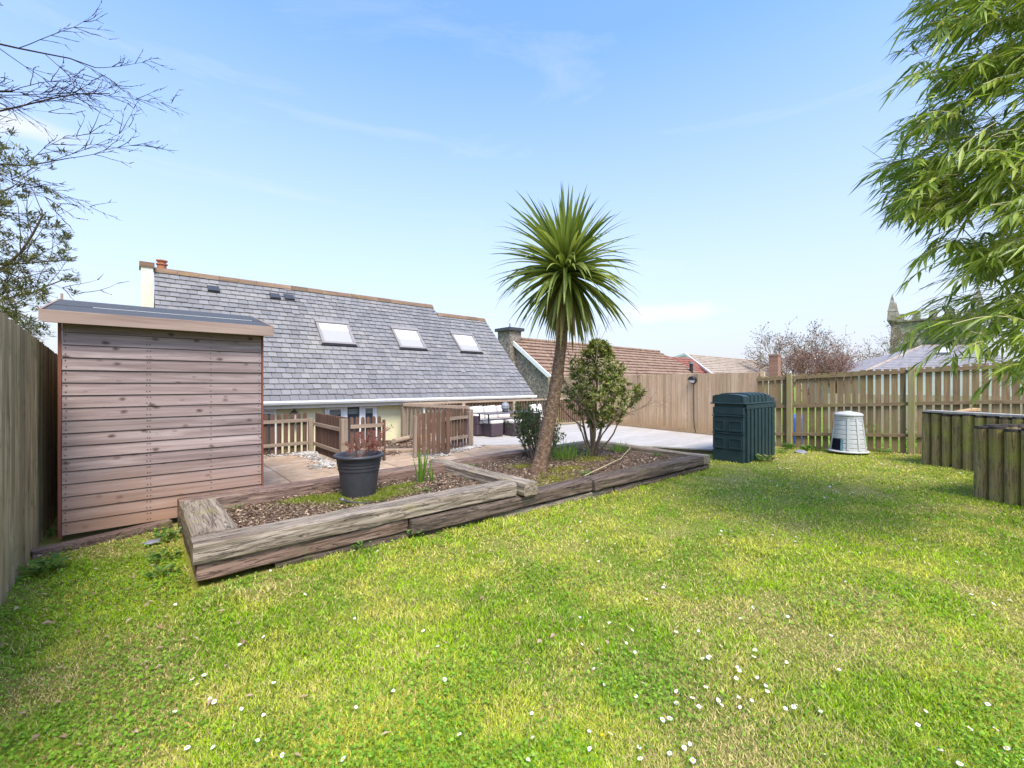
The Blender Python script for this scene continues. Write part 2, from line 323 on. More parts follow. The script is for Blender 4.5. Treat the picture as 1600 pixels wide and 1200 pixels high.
def mk_patio():
    n = NT('buff_paving', .9, .2); v = n.coord(); b = n.n('ShaderNodeTexBrick'); b.offset = 0; b.inputs['Scale'].default_value = 1; b.inputs['Brick Width'].default_value = .9; b.inputs['Row Height'].default_value = .6; b.inputs['Mortar Size'].default_value = .014
    b.inputs['Color1'].default_value = (.40,.28,.18,1); b.inputs['Color2'].default_value = (.48,.35,.24,1); b.inputs['Mortar'].default_value = (.14,.11,.06,1); n.l(v, b.inputs[0])
    a = n.noise(v, 7, 10, .7); c = n.mix(n.ramp(a, [(.38, 0.), (.66, .8)]), b.outputs[0], (.27,.18,.12)); c = n.mix(n.ramp(n.noise(v, 2, 6), [(.5, 0.), (.7, .4)]), c, (.60,.52,.42)); n.col(c).bump(a, .3, .005); return n.m
M['patio'] = mk_patio()
def mk_deck():
    n = NT('pale_grey_deck', .8, .25); v = n.coord(island=3); a = n.noise(n.coord((1.5,26,10), 5), 1, 8, .65)
    c = n.ramp(a, [(.3, (.33,.295,.255)), (.5, (.46,.42,.375)), (.72, (.56,.52,.47))]); c = n.mix(.3, c, n.ramp(n.island(), [(0, .6), (1, 1.0)]), 'MULTIPLY'); n.col(c).bump(a, .3, .003); return n.m
M['deck'] = mk_deck()
M['deckside'] = wood('deck_fascia', [(.16,.10,.06),(.28,.19,.12),(.36,.27,.18)], 'x', 1, .2)
def mk_palmtrunk():
    n = NT('corky_palm_bark', .95, .1); v = n.coord((9,9,16)); vo = n.n('ShaderNodeTexVoronoi'); vo.inputs['Scale'].default_value = 2.4; n.l(v, vo.inputs[0]); a = n.noise(n.coord(), 22, 8, .7)
    c = n.ramp(a, [(.3, (.075,.047,.03)), (.5, (.20,.135,.09)), (.72, (.38,.29,.21))]); c = n.mix(n.ramp(vo.outputs['Distance'], [(.35, 0.), (.7, .7)]), c, (.10,.055,.03)); n.col(c).bump(vo.outputs['Distance'], -.9, .02); return n.m
M['trunkpalm'] = mk_palmtrunk()
def mk_attr(name, trans=.3):
    n = NT(name, .75, .15); a = n.n('ShaderNodeAttribute'); a.attribute_name = 'col'; n.col(a.outputs['Color'])
    tr = n.n('ShaderNodeBsdfTranslucent'); n.l(n.mix(1.0, a.outputs['Color'], (1.4,1.4,.9), 'MULTIPLY'), tr.inputs[0]); ms = n.n('ShaderNodeMixShader'); ms.inputs[0].default_value = trans; n.l(n.b.outputs[0], ms.inputs[1]); n.l(tr.outputs[0], ms.inputs[2]); n.l(ms.outputs[0], n.t.nodes['Material Output'].inputs[0]); return n.m
M['grass'] = mk_attr('grass_blades'); M['chips'] = mk_attr('bark_chips', 0.0)
M['palmleaf'] = leafmat('cordyline_leaf', (.07,.11,.02), (.17,.22,.04), (.34,.38,.10), .3, .4, .5)
M['palmdry'] = leafmat('dry_cordyline_leaf', (.17,.12,.05), (.24,.19,.07), (.22,.22,.07), .25)
M['pleaf'] = leafmat('pieris_leaf', (.06,.10,.018), (.17,.20,.035), (.34,.33,.08), .25, .4, .5)
M['pflower'] = leafmat('cream_flower', (.50,.42,.24), (.62,.55,.36), (.55,.36,.22), .3)
M['bleaf'] = leafmat('bush_leaf', (.045,.09,.02), (.10,.17,.035), (.19,.26,.06), .3, .4, .5)
M['bamboo'] = leafmat('bamboo_leaf', (.08,.14,.015), (.23,.32,.035), (.44,.49,.11), .38, .4, .45)
M['culm'] = plain('bamboo_cane', (.48,.40,.20), .5, .4, .2, 5)
M['holm'] = leafmat('olive_leaf_cluster', (.08,.09,.03), (.17,.17,.06), (.28,.27,.10), .25)
M['blade'] = leafmat('fresh_blade', (.09,.18,.02), (.16,.29,.03), (.26,.38,.06), .35)
M['redleaf'] = leafmat('red_bud', (.28,.05,.05), (.35,.10,.09), (.20,.08,.05), .3)
M['weed'] = leafmat('weed_leaf', (.06,.13,.02), (.11,.21,.035), (.18,.28,.06), .3)
M['stone'] = mk_stone('pale_pebbles', [(.27,.25,.22),(.40,.37,.33),(.54,.51,.47)], 3)
M['petal'] = plain('daisy_petal', (.86,.86,.86), .7, .2, .02); M['yolk'] = plain('daisy_centre', (.75,.50,.03), .7, .2)
M['dandy'] = plain('dandelion_yellow', (.80,.58,.02), .7, .2)
M['deadleaf'] = leafmat('dead_leaf', (.42,.28,.17), (.55,.40,.27), (.30,.15,.09), .2)
# ================================================================ SETTING
rng = random.Random(5)
def lawnz(x, y):
    return -.09*min(1, max(0, (x-1)/4))*min(1, max(0, (y-.5)/3))
def lawnz_np(x, y): return -.09*np.clip((x-1)/4, 0, 1)*np.clip((y-.5)/3, 0, 1)
# wide ground sheet with the sunken yard by the house cut out
def rects_minus(x0,y0,x1,y1, h):
    hx0,hy0,hx1,hy1 = h
    return [(x0,y0,x1,hy0),(x0,hy1,x1,y1),(x0,hy0,hx0,hy1),(hx1,hy0,x1,hy1)]
mb = MB()
for (a,b,c,d) in rects_minus(-700,-700,1400,1400,(-4,10.45,4.9,18)): mb.add([(a,b,-.30),(c,b,-.30),(c,d,-.30),(a,d,-.30)], [(0,1,2,3)])
M['field'] = mk_soil('far_field_grass', [(.08,.13,.02),(.16,.23,.03),(.27,.30,.07)], 1.2)
struct(mb.build('ground', M['field']))
mb = MB().box((-4,10.45,-1.5),(4.9,18,-1.2)); struct(mb.build('yard_floor', M['patio']))
mb = MB().box((-4,10.33,-1.5),(4.9,10.45,-.02)); mb.box((4.9,10.33,-1.5),(5.05,11.2,-.06)); tag(mb.build('retaining_wall', M['stonewall']), 'low rubble retaining wall under the picket fence beside the sunken yard', 'wall')
# lawn sheet
def sheet(name, mat, x0,x1,y0,y1, step, zf, skirt=.25):
    nx = int((x1-x0)/step)+1; ny = int((y1-y0)/step)+1; mb = MB()
    for j in range(ny):
        for i in range(nx):
            x = x0+(x1-x0)*i/(nx-1); y = y0+(y1-y0)*j/(ny-1); mb.v.append((x,y,zf(x,y)))
    for j in range(ny-1):
        for i in range(nx-1):
            mb.f.append((j*nx+i, j*nx+i+1, (j+1)*nx+i+1, (j+1)*nx+i)); mb.m.append(0)
    return mb
def lz(x, y): return lawnz(x,y) - .012 + .004*mnoise.noise(Vector((x*3,y*3,0)))
sh = sheet('lawn', None, -6, 13.2, -7, 4.7, .12, lz).build('lawn', M['lawn'], smooth=True); struct(sh)
sh = sheet('lawn', None, -.9, .62, 4.704, 8.2, .12, lz).build('lawn_side', M['lawn'], smooth=True); struct(sh)
# patio
mb = MB(); mb.add([(.62,5.5,-.01),(8.6,5.5,-.01),(8.6,8.9,-.01),(.62,8.9,-.01)], [(0,1,2,3)]); mb.add([(.2,8.9,-.01),(3.1,8.9,-.01),(3.1,10.33,-.01),(.2,10.33,-.01)], [(0,1,2,3)])
struct(mb.build('patio', M['patio']))
mb = MB(); mb.box((3.75,8.15,-.12),(4.45,9.6,-.004)); struct(mb.build('path', M['patio']))
sh = sheet('soil', None, 3.95, 5.9, 8.5, 11.2, .1, lambda x,y: .03+.05*mnoise.noise(Vector((x*2,y*2,1)))-.05).build('soil_patch', M['soil'], smooth=True); struct(sh)
# deck (diagonal front edge)
mb = MB(); poly = [(6.15,8.72),(7.25,8.02),(9.48,5.72),(10.05,4.45),(12.62,4.35),(13.75,13.4),(5.55,10.9),(5.55,10.6)]
def inside(x, y, pl):
    c = False; n_ = len(pl)
    for i in range(n_):
        x1,y1 = pl[i]; x2,y2 = pl[(i+1)%n_]
        if (y1 > y) != (y2 > y) and x < (x2-x1)*(y-y1)/(y2-y1)+x1: c = not c
    return c
def xr(y, pl):
    xs = []
    for i in range(len(pl)):
        x1,y1 = pl[i]; x2,y2 = pl[(i+1)%len(pl)]
        if (y1 > y) != (y2 > y): xs.append((x2-x1)*(y-y1)/(y2-y1)+x1)
    return (min(xs), max(xs)) if len(xs) >= 2 else None
deckpoly = [(5.95,8.66),(6.15,8.72),(7.25,8.02),(9.48,5.72),(10.05,4.45),(12.60,4.35),(12.80,6.2),(13.45,11.05),(5.5,11.05),(5.5,10.6)]
y = 4.47
while y < 11.0:
    a = xr(y+.005, deckpoly); b = xr(min(y+.137,11.0), deckpoly)
    if a and b:
        mb.hexa([(a[0],y,-.03),(a[1]-.02,y,-.03),(b[1]-.02,y+.137,-.03),(b[0],y+.137,-.03),(a[0],y,.0),(a[1]-.02,y,.0),(b[1]-.02,y+.137,.0),(b[0],y+.137,.0)])
    y += .143
dk = thing('deck', (9,8,-.03), 'pale grey timber deck with an angled front edge beside the pale fence', 'deck')
mb.build('deck_boards', M['deck'], dk)
mb = MB()
for (p,q) in zip(deckpoly[:4], deckpoly[1:5]): mb.bar((p[0]+.06,p[1]+.05,-.14),(q[0]+.06,q[1]+.05,-.14), .03, .2)
mb.build('deck_fascia', M['deckside'], dk)

# ================================================================ FENCES
# left boundary fence, featheredge boards
fx = -.725
t = thing('close_board_fence', (fx,4.6,0), 'tall weathered grey green boundary fence of vertical overlapping boards at the left', 'fence')
mb = MB(); y = 1.6; k = 0
def ftop(y): return 1.98+(y-4.64)*(-.055)
while y < 11.0:
    zt = ftop(y)+rng.uniform(-.006,.006); j = rng.uniform(-.003,.003); wd=.1+rng.uniform(-.004,.004)
    mb.hexa([(fx-.012+j,y,-.05),(fx+.002+j,y,-.05),(fx+.030+j,y+wd+.012,-.05),(fx-.001+j,y+wd+.012,-.05),(fx-.012+j,y,zt),(fx+.002+j,y,zt),(fx+.030+j,y+wd+.012,zt),(fx-.001+j,y+wd+.012,zt)]); y += wd
mb.build('board_panel', M['leftfence'], t)
for zz in (.35, 1.0, 1.65):
    MB().bar((fx-.05,1.6,zz),(fx-.05,11.0,zz-.0), .06, .08).build('rail', M['raily'], t)
for yy in (2.0, 4.4, 6.8, 9.2):
    MB().box((fx-.15,yy-.05,-.1),(fx-.055,yy+.05,ftop(yy)-.05)).build('post', M['post'], t)
# pale close board fence behind the deck
t = thing('close_board_fence', (13.1,8,0), 'new pale timber close board fence standing behind the deck', 'fence')
A = Vector((12.60,4.40)); B = Vector((13.62,12.05)); dv = (B-A).normalized(); nv = Vector((-dv.y, dv.x)); tot = (Vector((13.84,13.7))-A).length
def strip_fence(mb, A, dv, s0, s1, wd, th, z0, ztf, gap=0, round_top=False, jit=.004):
    s = s0
    nv = Vector((-dv.y, dv.x))
    while s+wd <= s1+.01:
        a = A+dv*s; b = A+dv*(s+wd-gap); j = nv*rng.uniform(-jit,jit); a = a+j; b = b+j; o = nv*th
        zt = ztf(s+wd/2)+rng.uniform(-.004,.004)
        if round_top:
            pr = [(0,z0),(1,z0),(1,zt-.05),(.9,zt-.02),(.7,zt-.004),(.5,zt),(.3,zt-.004),(.1,zt-.02),(0,zt-.05)]
            vs = [(*(a+(b-a)*u),zz) for u,zz in pr]+[(*(a+(b-a)*u+o),zz) for u,zz in pr]; n_ = len(pr)
            mb.add(vs, [tuple(range(n_)), tuple(reversed(range(n_,2*n_)))]+[((i+1)%n_, i, n_+i, n_+(i+1)%n_) for i in range(n_)])
        else:
            mb.hexa([(*a,z0),(*b,z0),(*(b+o),z0),(*(a+o),z0),(*a,zt),(*b,zt),(*(b+o),zt),(*(a+o),zt)])
        s += wd
mb = MB(); strip_fence(mb, A, dv, .08, tot, .115, .016, .13, lambda s: 1.815, .008, jit=.005)
mb.build('board_panel', M['pale'], t)
a = A+dv*.08+nv*.012; b = A+dv*tot+nv*.012
MB().bar((a.x,a.y,.065),(b.x,b.y,.065),.03,.14).build('gravel_board', M['palex'], t)
MB().box((A.x-.04,A.y-.03,-.2),(A.x+.05,A.y+.06,1.83)).build('post', M['pale'], t)
# back rails
for zz in (.4,1.0,1.6): MB().bar((a.x+.1,a.y,zz),(b.x+.1,b.y,zz),.05,.08).build('rail', M['pale'], t)
# bulkhead lamp with cable
def fp(px_s, z, off): 
    q = A+dv*px_s+nv*off; return Vector((q.x,q.y,z))
ls = 2.05
t = thing('wall_lamp', fp(ls,1.62,.02), 'round black and white bulkhead lamp with a hanging cable on the pale fence', 'lamp')
c0 = fp(ls,1.62,.035); mb = MB()
def disc(mb, c, nrm, prof, n_=24, m=0):
    nrm = Vector(nrm).normalized(); a_ = nrm.orthogonal().normalized(); b_ = nrm.cross(a_); o = len(mb.v)
    for r, h in prof:
        for j in range(n_):
            an = 2*math.pi*j/n_; q = Vector(c)+nrm*h+(a_*math.cos(an)+b_*math.sin(an))*r; mb.v.append(tuple(q))
    for i in range(len(prof)-1):
        for j in range(n_):
            mb.f.append((o+i*n_+j, o+i*n_+(j+1)%n_, o+(i+1)*n_+(j+1)%n_, o+(i+1)*n_+j)); mb.m.append(m)
    return mb
nv3 = (nv.x, nv.y, 0)
disc(mb, c0, nv3, [(.0,-.02),(.11,-.02),(.115,.03),(.10,.05),(.0,.05)]); mb.build('body', M['black'], t, smooth=True)
mb = MB(); disc(mb, c0, nv3, [(.09,.05),(.08,.08),(.05,.10),(0,.108)]); mb.build('lens', M['blindw'], t, smooth=True)
mb = MB()   # hood over the upper half
for i in range(17):
    an = math.pi*i/16; ca, sa = math.cos(an), math.sin(an)
    for r_, h in ((.10,.04),(.112,.04),(.112,.115),(.10,.115),(.0,.125)):
        q = Vector(c0)+Vector((dv.x,dv.y,0))*ca*r_+Vector((0,0,1))*(sa*r_+.0)+Vector(nv3)*h; mb.v.append(tuple(q))
for i in range(16):
    for j in range(4): mb.f.append((i*5+j,(i+1)*5+j,(i+1)*5+j+1,i*5+j+1)); mb.m.append(0)
mb.build('hood', M['black'], t, smooth=True)
pts = [fp(ls+.0,1.5,.03), fp(ls+.005,1.2,.027), fp(ls-.01,.8,.028), fp(ls+.0,.45,.028), fp(ls-.03,.25,.03), fp(ls-.09,.02,.05)]
MB().tube(pts, .008, 6).build('cable', M['black'], t)

# spaced picket fence on the right
P0 = Vector((12.53,3.76)); sv = Vector((.46,-2.23)); Ls = sv.length; sd2 = sv.normalized()
t = thing('picket_fence', (12.75,2.6,0), 'tall mossy brown fence of spaced vertical pickets on three rails at the right', 'fence')
ztr = lambda s: 1.735+.057*min(max(s,-1),4.2)
zbr = lambda s: -.12+.04*min(max(s,-1),4.2)
mb = MB(); nvr = Vector((sd2.y,-sd2.x))     # towards -x
if nvr.x > 0: nvr = -nvr
s = -.72
A2 = P0 - nvr*.0
while s < 7.6:
    a = P0+sd2*s; wd = .108+rng.uniform(-.010,.008); b = P0+sd2*(s+wd); o = -nvr*.02; j = rng.uniform(-.012,.012); z0 = zbr(s)-.02
    ti = rng.uniform(-.006,.006)
    mb.hexa([(*b,z0),(*a,z0),(*(a+o),z0),(*(b+o),z0),(*(b+sd2*ti),ztr(s)+j),(*(a+sd2*ti),ztr(s)+j),(*(a+o+sd2*ti),ztr(s)+j),(*(b+o+sd2*ti),ztr(s)+j)]); s += .1405
mb.build('pickets', M['rfence'], t)
for dz in (-.085, -.80, -1.50):
    a = P0+sd2*(-.74)+nvr*.028; b = P0+sd2*7.6+nvr*.028
    mb = MB(); n_ = 6
    for i in range(n_):
        p = a.lerp(b, i/n_); q = a.lerp(b,(i+1)/n_); s1 = -.74+8.34*i/n_; s2 = -.74+8.34*(i+1)/n_
        mb.bar((*p,ztr(s1)+dz),(*q,ztr(s2)+dz),.04,.075)
    mb.build('rail', M['rrail'], t)
for k in range(0,4):
    c_ = P0+sd2*(Ls*k)+nvr*.06
    mb = MB().box((c_.x-.05,c_.y-.055,zbr(Ls*k)-.3),(c_.x+.05,c_.y+.055,ztr(Ls*k)+.02)); mb.build('post', M['rpost'], t, bevel=.006)

# ================================================================ SHED
t = thing('shed', (.3,7.0,0), 'pinkish brown timber shed with horizontal boards and a grey felt roof', 'shed')
x0, x1, yf, yb, zt = -.54, 1.13, 5.92, 8.2, 2.12
mb = MB(); nrow = 17; hh = (zt-.06)/nrow
for side in range(3):
    for r_ in range(nrow):
        z0 = .06+r_*hh; z1 = z0+hh-.007; th = .004*rng.random()
        if side == 0:
            mb.hexa([(x0,yf+.002-th,z0),(x1,yf+.002-th,z0),(x1,yf+.03,z0),(x0,yf+.03,z0),(x0,yf+.012,z1),(x1,yf+.012,z1),(x1,yf+.03,z1),(x0,yf+.03,z1)])
            # rebated lip gives the dark joint line
            mb.box((x0,yf+.024,z1),(x1,yf+.03,z1+.007))
        elif side == 1: mb.box((x0-.002,yf+.03,z0),(x0+.015,yb,z1))
        else: mb.box((x1-.015,yf+.03,z0),(x1+.002,yb,z1))
# nail heads
for r_ in range(nrow):
    for xx_ in (x0+.025, x0+.62, x0+.645, x0+1.17, x1-.025):
        for dz in (.03, .09):
            cx, cz = xx_+rng.uniform(-.004,.004), .06+r_*hh+dz*hh/.12
            mb.add([(cx+.0055*math.cos(a_),yf-.004+.009*(cz-.06-r_*hh)/hh,cz+.0055*math.sin(a_)) for a_ in [i*math.pi/3 for i in range(6)]], [(5,4,3,2,1,0)], 1)
mb.build('wall', [M['shed'], M['black']], t)
MB().box((x0-.028,yf-.004,.03),(x0-.003,yf+.03,2.08)).build('corner_trim', M['redtrim'], t)
MB().box((x1+.003,yf-.004,.03),(x1+.022,yf+.03,2.08)).build('corner_trim', M['redtrim'], t)
# gable triangles
rx0, rx1 = -.655, 1.215; yr, zr, ye, ze = 7.06, 2.45, 5.79, 2.175
for xx_ in (x0+.01, x1-.012):
    mb = MB(); mb.add([(xx_,yf+.03,2.1),(xx_,yb,2.1),(xx_,yr,zr-.03),(xx_+.012,yf+.03,2.1),(xx_+.012,yb,2.1),(xx_+.012,yr,zr-.03)], [(0,2,1),(3,4,5),(0,1,4,3),(1,2,5,4),(2,0,3,5)]); mb.build('gable', M['shed'], t)
mb = MB(); yb2 = 2*yr-ye
mb.hexa([(rx0,ye,ze-.02),(rx1,ye,ze-.02),(rx1,yr,zr-.02),(rx0,yr,zr-.02),(rx0,ye,ze),(rx1,ye,ze),(rx1,yr,zr),(rx0,yr,zr)])
mb.hexa([(rx0,yr,zr-.02),(rx1,yr,zr-.02),(rx1,yb2,ze-.02),(rx0,yb2,ze-.02),(rx0,yr,zr),(rx1,yr,zr),(rx1,yb2,ze),(rx0,yb2,ze)])
mb.build('roof', M['felt'], t)
def on(y_, dz): return (ze+(zr-ze)*(y_-ye)/(yr-ye))+dz
mb = MB(); mb.hexa([(rx0,6.42,on(6.42,.001)),(rx1,6.42,on(6.42,.001)),(rx1,yr,zr+.001),(rx0,yr,zr+.001),(rx0,6.42,on(6.42,.006)),(rx1,6.42,on(6.42,.006)),(rx1,yr,zr+.008),(rx0,yr,zr+.008)]); mb.build('felt_overlap', M['felt'], t)
mb = MB(); mb.box((rx0+.3,6.405,on(6.41,.0015)),(rx1-.1,6.415,on(6.41,.005)))
mb.build('felt_edge', M['white'], t)
MB().box((rx0-.004,ye-.022,2.065),(rx1+.004,ye-.003,2.18)).build('fascia', M['shedtrim'], t, bevel=.003)
for xx_ in (rx0-.02, rx1+.001):
    mb = MB(); mb.hexa([(xx_,ye-.02,2.075),(xx_+.018,ye-.02,2.075),(xx_+.018,yr,zr-.1),(xx_,yr,zr-.1),(xx_,ye-.02,ze+.01),(xx_+.018,ye-.02,ze+.01),(xx_+.018,yr,zr+.012),(xx_,yr,zr+.012)]); mb.build('barge_board', M['shedtrim'], t)
MB().box((rx0+.0,yr-.015,zr-.1),(rx0+.02,yr+.02,zr+.075)).build('finial', M['shedtrim'], t)
# bearer in front
a = z2 = None
t2 = thing('timber_plank', (-.3,5.78,0), 'dark damp plank lying on the grass against the foot of the shed', 'plank')
mb = MB().bar((-.70,5.60,.015),(.27,5.86,.03),.12,.07); mb.build('plank', M['sleepr'], t2, bevel=.008)

# ================================================================ RAISED BEDS OF SLEEPERS
def rough_beam(p, q, w_, h_, seed, amp=.011):
    """weathered squared timber between the centres of its two ends"""
    p, q = Vector(p), Vector(q); L_ = (q-p).length; d = (q-p)/L_; sdv = d.cross(Vector((0,0,1))).normalized(); up = Vector((0,0,1)); n_ = max(6,int(L_/.028)); ring = []
    def side(a0,b0,a1,b1,k):
        return [(a0+(a1-a0)*i/k, b0+(b1-b0)*i/k) for i in range(k)]
    W, H2 = w_/2, h_/2; c = .014; kw, kh = 9, 6
    pr = side(-W+c,-H2,W-c,-H2,kw)+side(W-c,-H2,W,-H2+c,2)+side(W,-H2+c,W,H2-c,kh)+side(W,H2-c,W-c,H2,2)+side(W-c,H2,-W+c,H2,kw)+side(-W+c,H2,-W,H2-c,2)+side(-W,H2-c,-W,-H2+c,kh)+side(-W,-H2+c,-W+c,-H2,2)
    mb = MB(); kk = len(pr); s_ = seed*13.7
    for i in range(n_+1):
        u = i/n_*L_; e = min(i, n_-i); sh_ = 1 if e > 0 else .985
        for (a_, b_) in pr:
            la = mnoise.noise(Vector((u*1.6+s_, a_*16, b_*16)))*amp*.9
            cr = mnoise.noise(Vector((u*1.3+s_, a_*55+9, b_*55))); cr = -max(0, .12-abs(cr))/.12*.007
            ed = -.012*max(0,mnoise.noise(Vector((u*3.1+s_,5,a_*4+b_*7)))) if abs(abs(a_)-W) < .03 and abs(abs(b_)-H2) < .03 else 0
            r_ = math.hypot(a_, b_); k_ = (1+(la+cr+ed)/max(r_,.05))*sh_
            bend = mnoise.noise(Vector((u*.5+s_,2,2)))*.012
            eu = mnoise.noise(Vector((a_*12+s_,b_*12,4)))*.012 if e == 0 else 0
            q_ = p+d*(u+eu)+sdv*a_*k_+up*(b_*k_+bend); mb.v.append(tuple(q_))
    for i in range(n_):
        for j in range(kk):
            mb.f.append((i*kk+j,(i+1)*kk+j,(i+1)*kk+(j+1)%kk,i*kk+(j+1)%kk)); mb.m.append(0)
    mb.f.append(tuple(range(kk))); mb.m.append(0); mb.f.append(tuple(n_*kk+j for j in reversed(range(kk)))); mb.m.append(0)
    return mb
def sl(t, p, q, w_, h_, mat, seed, amp=.011):
    return rough_beam(p, q, w_, h_, seed, amp).build('sleeper', M[mat], t, smooth=False)
b1t = thing('raised_bed', (1.9,4.7,0), 'raised bed of grey weathered sleepers holding the charcoal pot, in front of the shed', 'raised bed')
sl(b1t,(.31,4.03,.245),(3.42,4.00,.255),.25,.155,'sleepx',1)
sl(b1t,(.33,4.05,.105),(2.02,4.04,.107),.24,.125,'sleepr',2)
sl(b1t,(.86,4.06,-.02),(3.2,4.05,-.035),.215,.125,'sleepd',4)
sl(b1t,(.475,4.20,.235),(.475,5.42,.245),.31,.17,'sleepy',5)
sl(b1t,(.465,4.2,.07),(.465,5.60,.075),.26,.15,'sleepd',6)
sl(b1t,(.32,5.58,.235),(3.45,5.66,.235),.27,.16,'sleepr',7)
sl(b1t,(.32,5.6,.08),(3.45,5.66,.08),.22,.15,'sleepd',8)
sl(b1t,(3.57,3.79,.245),(3.57,6.0,.235),.235,.155,'sleepy',9)
b2t = thing('raised_bed', (5.9,4.9,0), 'lower raised bed of dark sleepers around the palm and the flowering shrub', 'raised bed')
sl(b2t,(2.04,3.99,.088),(4.79,3.97,.092),.24,.15,'sleepd',10)
sl(b2t,(4.82,3.95,.09),(7.93,3.90,.085),.27,.16,'sleepd',11)
sl(b2t,(3.1,4.02,-.075),(5.3,3.98,-.085),.22,.14,'sleepx',12)
sl(b2t,(5.32,3.97,-.085),(8.03,3.9,-.10),.24,.15,'sleepd',13)
sl(b2t,(8.06,3.78,.085),(8.10,6.35,.10),.25,.16,'sleepy',14)
sl(b2t,(8.08,3.8,-.085),(8.12,6.3,-.08),.22,.15,'sleepd',15)
sl(b2t,(3.72,6.32,.09),(5.9,6.50,.09),.24,.16,'sleepr',16)
sl(b2t,(5.93,6.50,.09),(8.25,6.55,.09),.22,.15,'sleepy',17)
sl(b2t,(3.6,5.9,.05),(3.6,6.5,.06),.24,.16,'sleepr',18)
# soil in the beds
def bedz1(x,y): return .19+.03*mnoise.noise(Vector((x*1.6,y*1.6,7)))+.012*mnoise.noise(Vector((x*9,y*9,7)))
def bedz2(x,y): return .07+.035*mnoise.noise(Vector((x*1.4,y*1.4,9)))+.012*mnoise.noise(Vector((x*9,y*9,9)))-.03*max(0,(x-6.5)/2)
struct(sheet('s',None,.5,3.5,4.02,5.6,.06,bedz1).build('bed_soil', M['soil'], smooth=True))
struct(sheet('s',None,3.6,8.0,4.0,6.45,.07,bedz2).build('bed_soil', M['soil'], smooth=True))
# ================================================================ HOUSE
H = thing('house', (5.4,13,-1.2), 'yellow rendered chalet house with a long slate roof and three skylights', 'house')
YE, ZE, K = 11.0, 1.10, 1.03
XL, XR = .34, 10.5; YR1, X1 = 14.2, 8.31; YR2 = 13.88
zr1 = ZE+K*(YR1-YE); zr2 = ZE+K*(YR2-YE)
def rp_(x, y, off=0):   # point on the front slope, lifted off along its normal
    nl = 1/math.sqrt(1+K*K); return (x, y-K*nl*off, ZE+K*(y-YE)+nl*off)
mb = MB()
mb.box((XL+.15,11.25,-1.2),(XR-.12,17.2,ZE+.12)); mb.build('wall', M['yellow'], H)
# gables
for gx, yr_, zr_ in ((XL+.15,YR1,zr1),(XR-.12,YR2,zr2)):
    mb = MB(); a_ = .14 if gx < 5 else -.14
    mb.add([(gx,11.25,ZE+.12),(gx,17.2,ZE+.12),(gx,yr_,zr_-.25),(gx+a_,11.25,ZE+.12),(gx+a_,17.2,ZE+.12),(gx+a_,yr_,zr_-.25)],[(0,1,2),(5,4,3),(0,2,5,3),(1,4,5,2)]); mb.build('gable', M['yellow'], H)
# slates: every slate its own little slab, in one roof mesh
sl_ = math.sqrt(1+K*K); run = 4.62; rows = 25; ex = run/rows
dcos, dsin = 1/sl_, K/sl_; mb = MB()
sky_w = [(3.84,4.78),(6.14,7.07),(8.38,9.31)]
for r_ in range(rows):
    u0 = r_*ex; ym = YE+(u0+ex)*dcos
    xr_ = XR if ym <= YR2+.02 else X1
    if ym > YR1+.15: break
    xx_ = XL-.02-(.115 if r_%2 else 0)
    while xx_ < xr_:
        wd = .212+rng.uniform(-.012,.012); a_ = max(xx_,XL-.02); b_ = min(xx_+wd-.011, xr_); xx_ += wd
        if b_-a_ < .03: continue
        lo = .026+rng.uniform(-.002,.008); hi = .006; du = rng.uniform(-.008,.008) + (rng.random()<.02)*.03
        def q(x,u,o): return (x, YE+u*dcos-dsin*o, ZE+u*dsin+dcos*o)
        u1 = u0+ex*1.12; sk = rng.uniform(-.003,.003)
        mb.hexa([q(a_,u0-du,lo-.014),q(b_,u0-du+sk,lo-.014),q(b_,u1,hi-.02),q(a_,u1,hi-.02),q(a_,u0-du,lo),q(b_,u0-du+sk,lo),q(b_,u1,hi-.005),q(a_,u1,hi-.005)])
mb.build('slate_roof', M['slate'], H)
mb = MB()   # roof deck under the slates, and rear slope
mb.hexa([(XL,YE,ZE-.1),(XR,YE,ZE-.1),(XR,YR2,zr2-.12),(XL,YR2,zr2-.12),(XL,YE,ZE-.02),(XR,YE,ZE-.02),(XR,YR2,zr2-.03),(XL,YR2,zr2-.03)])
mb.hexa([(XL,YR2,zr2-.12),(X1,YR2,zr2-.12),(X1,YR1,zr1-.1),(XL,YR1,zr1-.1),(XL,YR2,zr2-.03),(X1,YR2,zr2-.03),(X1,YR1,zr1-.03),(XL,YR1,zr1-.03)])
mb.hexa([(XL,YR1,zr1-.1),(X1,YR1,zr1-.1),(X1,17.5,ZE-.1),(XL,17.5,ZE-.1),(XL,YR1,zr1-.03),(X1,YR1,zr1-.03),(X1,17.5,ZE),(XL,17.5,ZE)])
mb.hexa([(X1,YR2,zr2-.1),(XR,YR2,zr2-.1),(XR,17.4,ZE-.1),(X1,17.4,ZE-.1),(X1,YR2,zr2-.03),(XR,YR2,zr2-.03),(XR,17.4,ZE),(X1,17.4,ZE)])
mb.build('roof_underside', M['tin'], H)
M['ridge'] = wood('lichen_ridge_tile', [(.11,.07,.045),(.22,.14,.09),(.34,.24,.14)], 'x', 1, 0, moss=(.33,.22,.06), mossamt=.2, var=.5)
